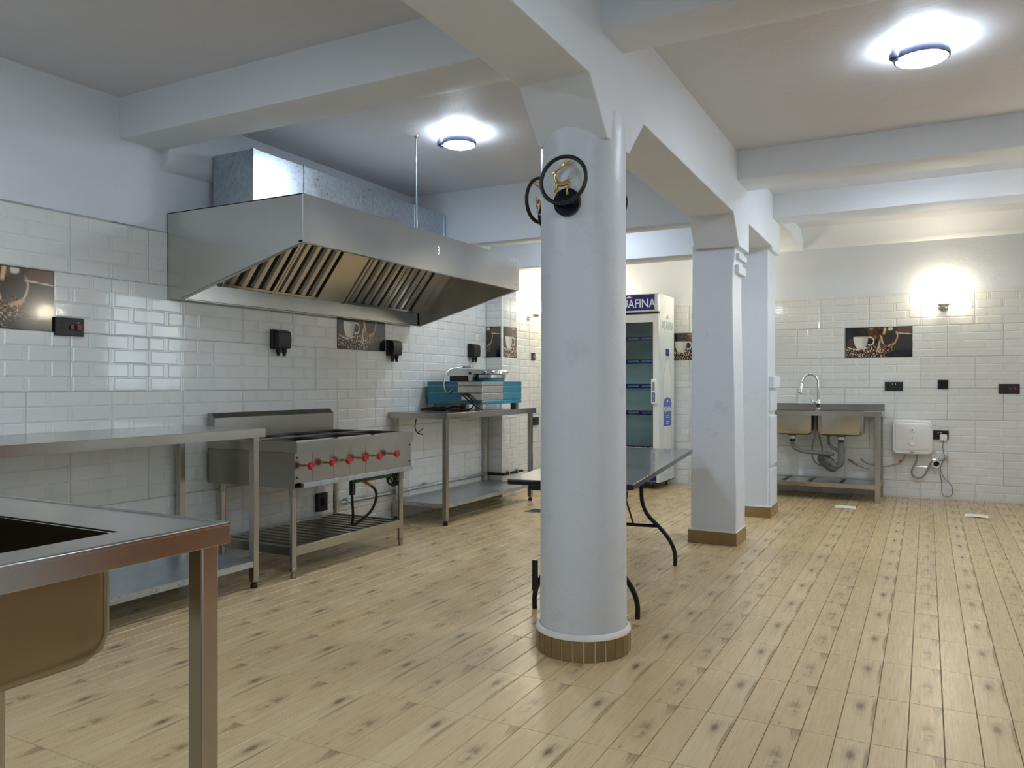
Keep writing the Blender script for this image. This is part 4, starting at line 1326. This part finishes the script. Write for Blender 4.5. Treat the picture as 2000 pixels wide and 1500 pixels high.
for dx, m_ in ((-.028, 'ink_white'), (-.004, 'ink_red')):
    MB().prism([(HXc + dx - .040, HZc + .048), (HXc + dx + .040, HZc + .048), (HXc + dx + .012, HZc + .066), (HXc + dx, HZc + .074), (HXc + dx - .012, HZc + .062)], 'y', GY0 - .0052 + (0.0004 if m_ == 'ink_red' else 0), GY0 - .0035).build('mountain_mark', M[m_], hdr)
B(GX0 + .01, GX1 - .004, GY0 + .004, GY0 + .05, GZ - .212, GZ - .198).build('vent_gap', M['darkmetal'], fg)
# door
dz0, dz1 = GZ0 + .27, GZ - .215
gx0, gx1, gz0, gz1 = GX0 + .055, GX1 - .060, dz0 + .055, dz1 - .085
dfm = MB().box(GX0, gx0, GY0 + .006, yd - .003, dz0, dz1).box(gx1, GX1, GY0 + .006, yd - .003, dz0, dz1).box(gx0, gx1, GY0 + .006, yd - .003, dz0, gz0).box(gx0, gx1, GY0 + .006, yd - .003, gz1, dz1)
dor = dfm.build('door', M['fr_white'], fg)
B(gx0, gx1, GY0 + .012, GY0 + .018, gz0, gz1).build('glass_pane', M['glass'], dor)
for a in ((gx0, gx0 + .008, gz0, gz1), (gx1 - .008, gx1, gz0, gz1), (gx0, gx1, gz1 - .008, gz1), (gx0, gx1, gz0, gz0 + .008)):
    B(a[0], a[1], GY0 + .008, GY0 + .012, a[2], a[3]).build('gasket', M['black'], dor)
B(gx0 + .008, gx1 - .008, GY0 + .007, GY0 + .0115, gz0 + .008, gz0 + .055).build('owner_strip', M['navy'], dor)
text('PROPERTY OF CROWN BEVERAGES LTD.', .030, M['ink_white'], dor, face_y((gx0 + gx1) / 2, GY0 + .0068, gz0 + .033), sx=.86)
hdl = rslab([(GY0 + .006, .030, .135, .016), (GY0 - .022, .028, .132, .016), (GY0 - .030, .020, .124, .012)], GX1 - .042, 1.02).build('handle', M['white_pl'], dor, smooth=40)
B(GX1 - .056, GX1 - .030, GY0 - .0315, GY0 - .0295, 1.03, 1.12).build('handle_grip', M['ink_grey'], hdl)
B(GX1 - .058, GX1 - .028, GY0 - .0315, GY0 - .0295, .915, 1.01).build('handle_label', M['fr_blue'], hdl)
text('AQUAFINA', .024, M['ink_white'], hdl, face_y(GX1 - .043, GY0 - .032, .962) @ Matrix.Rotation(R(90), 4, 'Z'), sx=.7)
for z in (1.575, 1.335, 1.075, .795):
    sh = MB()
    for k in range(12): sh.box(GX0 + .055 + k * .0415, GX0 + .059 + k * .0415, yd + .02, GY1 - .055, z - .003, z + .001)
    sh.box(GX0 + .052, GX1 - .052, yd + .02, yd + .026, z - .006, z + .002).box(GX0 + .052, GX1 - .052, GY1 - .06, GY1 - .055, z - .006, z + .002)
    so = sh.build('wire_shelf', M['white_pl'], fg)
    B(GX0 + .055, GX1 - .055, yd + .012, yd + .018, z - .020, z + .026).build('price_rail', M['fr_blue'], so)
    for dx in (-.155, 0, .155): text('AQUAFINA', .028, M['ink_white'], so, face_y((GX0 + GX1) / 2 + dx, yd + .0115, z + .002), sx=.85)
# printed right side: wordmark, bottle with cap and label
sxp = GX1 + .0012; ym = (yd + GY1) / 2 + .005
sd = B(GX1, sxp, yd + .01, GY1 - .005, GZ0 + .02, GZ - .26).build('side_print', M['fr_pale'], fg)
text('AQUAFINA', .125, M['ink_grey'], sd, face_x(sxp + .0006, ym, 1.72), sx=.70)
MB().prism([(ym - .05, 1.80), (ym + .05, 1.80), (ym + .01, 1.835)], 'x', sxp, sxp + .001).build('mountain_mark', M['ink_grey'], sd)
bot = [(w_ * 1.65, z_) for w_, z_ in [(.026, 1.43), (.030, 1.37), (.055, 1.28), (.082, 1.19), (.086, 1.10), (.076, 1.03), (.080, .94), (.086, .60), (.080, .55), (.082, .38), (.072, .20), (.06, .17)]]
MB().prism([(ym - w, z) for w, z in bot] + [(ym + w, z) for w, z in bot[::-1]], 'x', sxp, sxp + .0006).build('bottle_print', M['fr_white'], sd)
for s in (-1, 1):
    for j in range(len(bot) - 1):
        (w0, z0), (w1, z1) = bot[j], bot[j + 1]
        MB().hexa([(sxp, ym + s * w0 - .003, z0), (sxp + .0011, ym + s * w0 - .003, z0), (sxp + .0011, ym + s * w0 + .003, z0), (sxp, ym + s * w0 + .003, z0),
                   (sxp, ym + s * w1 - .003, z1), (sxp + .0011, ym + s * w1 - .003, z1), (sxp + .0011, ym + s * w1 + .003, z1), (sxp, ym + s * w1 + .003, z1)]).build('bottle_outline', M['fr_grey'], sd)
B(sxp, sxp + .0014, ym - .060, ym + .060, 1.40, 1.475).build('bottle_cap', M['fr_blue'], sd, bev=.0004)
lb = MB().prism([(ym - .140, .65), (ym + .140, .65), (ym + .145, .90), (ym + .09, .945), (ym, .960), (ym - .09, .945), (ym - .145, .90)], 'x', sxp, sxp + .0016).build('bottle_label', M['label_blue'], sd)
text('AQUAFINA', .075, M['ink_white'], lb, face_x(sxp + .002, ym, .83), sx=.74, bold=.001)
for z, w in ((.765, .04), (.745, .05), (.70, .035), (.68, .05)): B(sxp + .0016, sxp + .002, ym - w, ym + w, z - .004, z + .004).build('fine_print', M['ink_white'], lb)
MB().prism([(ym - .03, .91), (ym + .03, .91), (ym, .935)], 'x', sxp + .0016, sxp + .002).build('mountain_mark', M['ink_white'], lb)
B(GX0 + .02, GX1 - .03, GY0 + .02, GY0 + .06, GZ0 + .02, GZ0 + .255).build('kick_panel', M['fr_blue'], fg, bev=.003)
B(GX1 - .03, GX1 - .002, GY0 + .03, GY0 + .06, GZ0, GZ0 + .262).build('kick_corner', M['fr_white'], fg)
B(GX0, GX1, GY0 + .03, GY1, GZ0 - .012, GZ0).build('base_frame', M['black'], fg)
for (x, y) in ((GX1 - .09, GY0 + .09), (GX1 - .06, GY1 - .08), (GX0 + .09, GY0 + .09), (GX0 + .06, GY1 - .08)):
    MB().lathe([(.026, -.010), (.028, -.006), (.028, .006), (.026, .010)], (x, y, .028), (1, .3, 0), 18).build('caster', M['rubber'], fg, smooth=30)
    B(x - .018, x + .018, y - .012, y + .012, .045, .062).build('caster_fork', M['cast'], fg)

# ------------------------------------------------------------------ folding table
TZ = .652
ft = thing('folding_table', 'dark folding table with curved black legs behind the round column', 'table', (-1.155, 3.335, 0), R(7.5))
B(-.605, 0, 0, 2.01, TZ - .005, TZ).build('table_top', M['table_top'], ft, bev=.002)
MB().prism(rrect(-.3025, 1.005, .3025, 1.005, .02), 'z', TZ - .026, TZ - .005).build('edge_band', M['black_gloss'], ft, bev=.003)
B(-.53, -.07, .10, 1.90, TZ - .062, TZ - .026).build('under_frame', M['black'], ft, bev=.003)
uc = -.272
for y in (.185, 1.335):
    for s in (-1, 1):
        pts = [(.048, TZ - .04), (.048, .46), (.055, .37), (.090, .295), (.150, .235), (.205, .175), (.240, .115), (.254, .06), (.254, .0)]
        MB().tube([(uc + s * u, y, z) for u, z in pts], .0125, 12, 5).build('leg', M['black_gloss'], ft, smooth=50)
    MB().tube([(uc - .152, y, .232), (uc + .152, y, .232)], .010, 10, 0).build('cross_bar', M['black_gloss'], ft, smooth=50)
    MB().tube([(uc, y, .232), (uc, 1.0 if y < 1 else .9, TZ - .06)], .006, 8, 0).build('brace', M['black_gloss'], ft, smooth=50)
B(uc - .262, uc - .232, .165, .172, .09, .24).build('leg_plate', M['black'], ft, bev=.002)

# ------------------------------------------------------------------ foreground sink bench
QX0, QX1, QY0, QY1, QZ = -1.775, -1.068, -.55, .972, .860
fs_ = thing('sink_bench', 'stainless sink bench in the near left foreground', 'sink', ((QX0 + QX1) / 2, .2, 0))
ox0, ox1, oy0, oy1 = -1.615, -1.160, .10, .826
tb = MB().box(QX0, ox0, QY0, QY1, QZ - .003, QZ).box(ox1, QX1, QY0, QY1, QZ - .003, QZ).box(ox0, ox1, QY0, oy0, QZ - .003, QZ).box(ox0, ox1, oy1, QY1, QZ - .003, QZ)
tb.build('worktop', M['steel'], fs_)
rl = MB()      # raised rolled lip along the edges
rl.tube([(QX1 - .004, QY0, QZ - .001), (QX1 - .004, QY1 - .004, QZ - .001), (QX0, QY1 - .004, QZ - .001)], .004, 8, 0)
rl.build('rolled_edge', M['steel'], fs_, smooth=60)
B(QX1 - .003, QX1, QY0, QY1, QZ - .036, QZ - .003).build('apron', M['steel'], fs_, bev=.001)
B(QX0, QX1 - .003, QY1 - .003, QY1, QZ - .036, QZ - .003).build('apron', M['steel'], fs_, bev=.001)
B(QX0, QX0 + .003, QY0, QY1 - .003, QZ - .036, QZ - .003).build('apron', M['steel'], fs_, bev=.001)
bowl(ox0, ox1, oy0, oy1, .650, QZ - .004, .035, fs_)
for (x, y) in ((QX1 - .036, QY1 - .026), (QX0 + .036, QY1 - .026), (QX1 - .036, QY0 + .03), (QX0 + .036, QY0 + .03)): leg_sq(x, y, .03, QZ - .004, .035, fs_)

# ------------------------------------------------------------------ blue wrapped appliance with round press on the back table
AX0, AX1, AY0, AY1, AZ0, AZ = -3.79, -3.245, 5.60, 6.32, .930, 1.122
bl = thing('counter_appliance', 'blue film wrapped steel appliance standing on the prep table', 'appliance', ((AX0 + AX1) / 2, (AY0 + AY1) / 2, .874))
fold = []
zz = AZ0; bands = [.035, .062, .060, .035]
for i, h in enumerate(bands):
    B(AX0 + .002, AX1 - .002, AY0 + .002, AY1 - .002, zz, zz + h - .004).build('wrapped_band', M['film'], bl, bev=.004)
    zz += h
B(AX0 + .008, AX1 - .008, AY0 + .008, AY1 - .008, AZ0, AZ - .004).build('core_box', M['steel_dark'], bl)
B(AX0, AX1, AY0, AY1, AZ - .004, AZ).build('top_sheet', M['steel_dark'], bl)
# bare corner where the film is peeled off
zz = AZ0
for i, h in enumerate(bands):
    if i > 0:
        m = MB(); w = (.0, .20, .235, .235)[i]
        m.box(AX1 - w, AX1 + .001, AY0 - .001, AY0 + .003, zz + .001, zz + h - .005).box(AX1 - .003, AX1 + .001, AY0 + .003, AY0 + .36, zz + .001, zz + h - .005)
        m.build('bare_band', M['cast'], bl, bev=.001)
    zz += h
for z in (.97, .995, 1.02, 1.045, 1.07, 1.095):
    MB().lathe([(.007, 0), (.007, .004), (.004, .006)], (AX1 - .004, AY0 + .004, z), (1, -1, 0), 8).build('corner_rivet', M['chrome'], bl)
for (x, y) in ((AX1 - .035, AY0 + .02), (AX1 - .035, AY1 - .06), (AX0 + .20, AY0 + .30), (AX0 + .05, AY0 + .02)):
    MB().box(x, x + .004, y, y + .05, .874, AZ0 + .002).box(x - .05, x, y, y + .004, .874, AZ0 + .002).build('foot_bracket', M['steel_dark'], bl)
# cords
MB().tube([(AX1 - .20, AY0 - .012, 1.02), (AX1 - .16, AY0 - .03, 1.0), (AX1 - .09, AY0 - .04, .95), (AX1 - .03, AY0 - .03, .91), (AX1 + .0, AY0 + .0, .886)], .006, 8, 6).build('cord', M['rubber'], bl, smooth=50)
MB().tube([(AX1 - .16, AY0 - .010, 1.02), (AX1 - .11, AY0 - .03, .995), (AX1 - .06, AY0 - .03, .94), (AX1 - .10, AY0 - .05, .886), (AX1 - .25, AY0 - .06, .884), (AX1 - .36, AY0 - .03, .905), (AX0 + .06, AY0 - .05, .884)], .006, 8, 6).build('cord', M['rubber'], bl, smooth=50)
MB().tube([(AX0 + .00, AY0 - .09, .884), (AX0 + .10, AY0 - .02, .90), (AX0 + .18, AY0 - .06, .886), (AX0 + .30, AY0 - .04, .91), (AX0 + .34, AY0 + .04, .90)], .009, 8, 6).build('cord', M['rubber'], bl, smooth=50)
MB().tube([(AX0 + .02, AY0 - .02, .886), (AX0 + .12, AY0 - .07, .884), (AX0 + .20, AY0 - .02, .884), (AX0 + .08, AY0 + .01, .90)], .008, 8, 6).build('cord', M['rubber'], bl, smooth=50)
# press on top
pr = thing('round_press', 'round cast metal press lying on the blue wrapped appliance', 'appliance', (-3.42, 6.0, AZ))
pc = (-3.43, 6.02)
MB().lathe([(.150, 0), (.152, .024), (.146, .026)], (*pc, AZ), n=40).build('film_base', M['film'], pr, smooth=30)
sc = MB(); N = 36          # scalloped lower plate
prf = [(.150, .026), (.156, .030), (.156, .058), (.150, .061)]
for r, h in prf:
    for i in range(N):
        a = 2 * math.pi * i / N; rr = r * (1.03 if (i // 2) % 2 else .985)
        sc.v.append((pc[0] + rr * math.cos(a), pc[1] + rr * math.sin(a), AZ + h))
for j in range(3):
    for i in range(N):
        k = (i + 1) % N; sc.f.append((j * N + i, j * N + k, (j + 1) * N + k, (j + 1) * N + i))
sc.f.append(tuple(range(N))[::-1]); sc.f.append(tuple(3 * N + i for i in range(N)))
sc.build('lower_plate', M['cast'], pr)
MB().lathe([(.168, .064), (.178, .070), (.178, .086), (.168, .094), (.12, .106), (.001, .108)], (*pc, AZ), n=44).build('upper_plate', M['cast'], pr, smooth=30)
for i in range(16):
    a = 2 * math.pi * i / 16
    MB().lathe([(.012, 0), (.012, .007), (.009, .009)], (pc[0] + .174 * math.cos(a), pc[1] + .174 * math.sin(a), AZ + .078), (math.cos(a), math.sin(a), 0), 10).build('stud', M['chrome'], pr)
MB().prism(rrect(-3.60, AZ + .078, .115, .030, .012), 'y', 5.80, 5.98).build('hinge_block', M['cast'], pr, smooth=40, bev=.003)
MB().prism([(-3.50, AZ + .110), (-3.40, AZ + .100), (-3.33, AZ + .085), (-3.36, AZ + .064), (-3.44, AZ + .062), (-3.455, AZ + .0), (-3.49, AZ + .0), (-3.50, AZ + .06)], 'y', 5.79, 5.83).build('hinge_arm', M['cast'], pr, smooth=40, bev=.004)
B(-3.58, -3.47, 5.80, 5.84, AZ + .118, AZ + .140).build('handle_clip', M['cast'], pr, bev=.004)
MB().lathe([(.012, 0), (.012, .004)], (-3.475, 5.789, AZ + .07), (0, -1, 0), 14).build('pivot', M['black'], pr)
B(-3.70, -3.49, 5.82, 5.99, AZ, AZ + .047).build('hinge_base', M['black'], pr)
MB().tube([(-3.55, 5.79, AZ + .125), (-3.60, 5.66, AZ + .10), (-3.605, 5.585, AZ + .03), (-3.595, 5.578, AZ - .07), (-3.57, 5.585, AZ - .10), (-3.53, 5.592, AZ - .07)], .006, 8, 6).build('steel_cable', M['cast'], pr, smooth=50)

# loose wire hanging below the worktop
lw = thing('loose_wire', 'short black wire hanging from the edge of the back prep table', 'wire', (-3.55, 5.095, .80))
MB().tube([(-3.55, 5.094, .826), (-3.555, 5.085, .76), (-3.53, 5.08, .72), (-3.48, 5.08, .705)], .0045, 8, 6).build('wire', M['rubber'], lw, smooth=50)
MB().tube([(-3.53, 5.08, .72), (-3.50, 5.08, .735), (-3.475, 5.08, .755)], .003, 8, 4).build('wire_end', M['rubber'], lw, smooth=50)
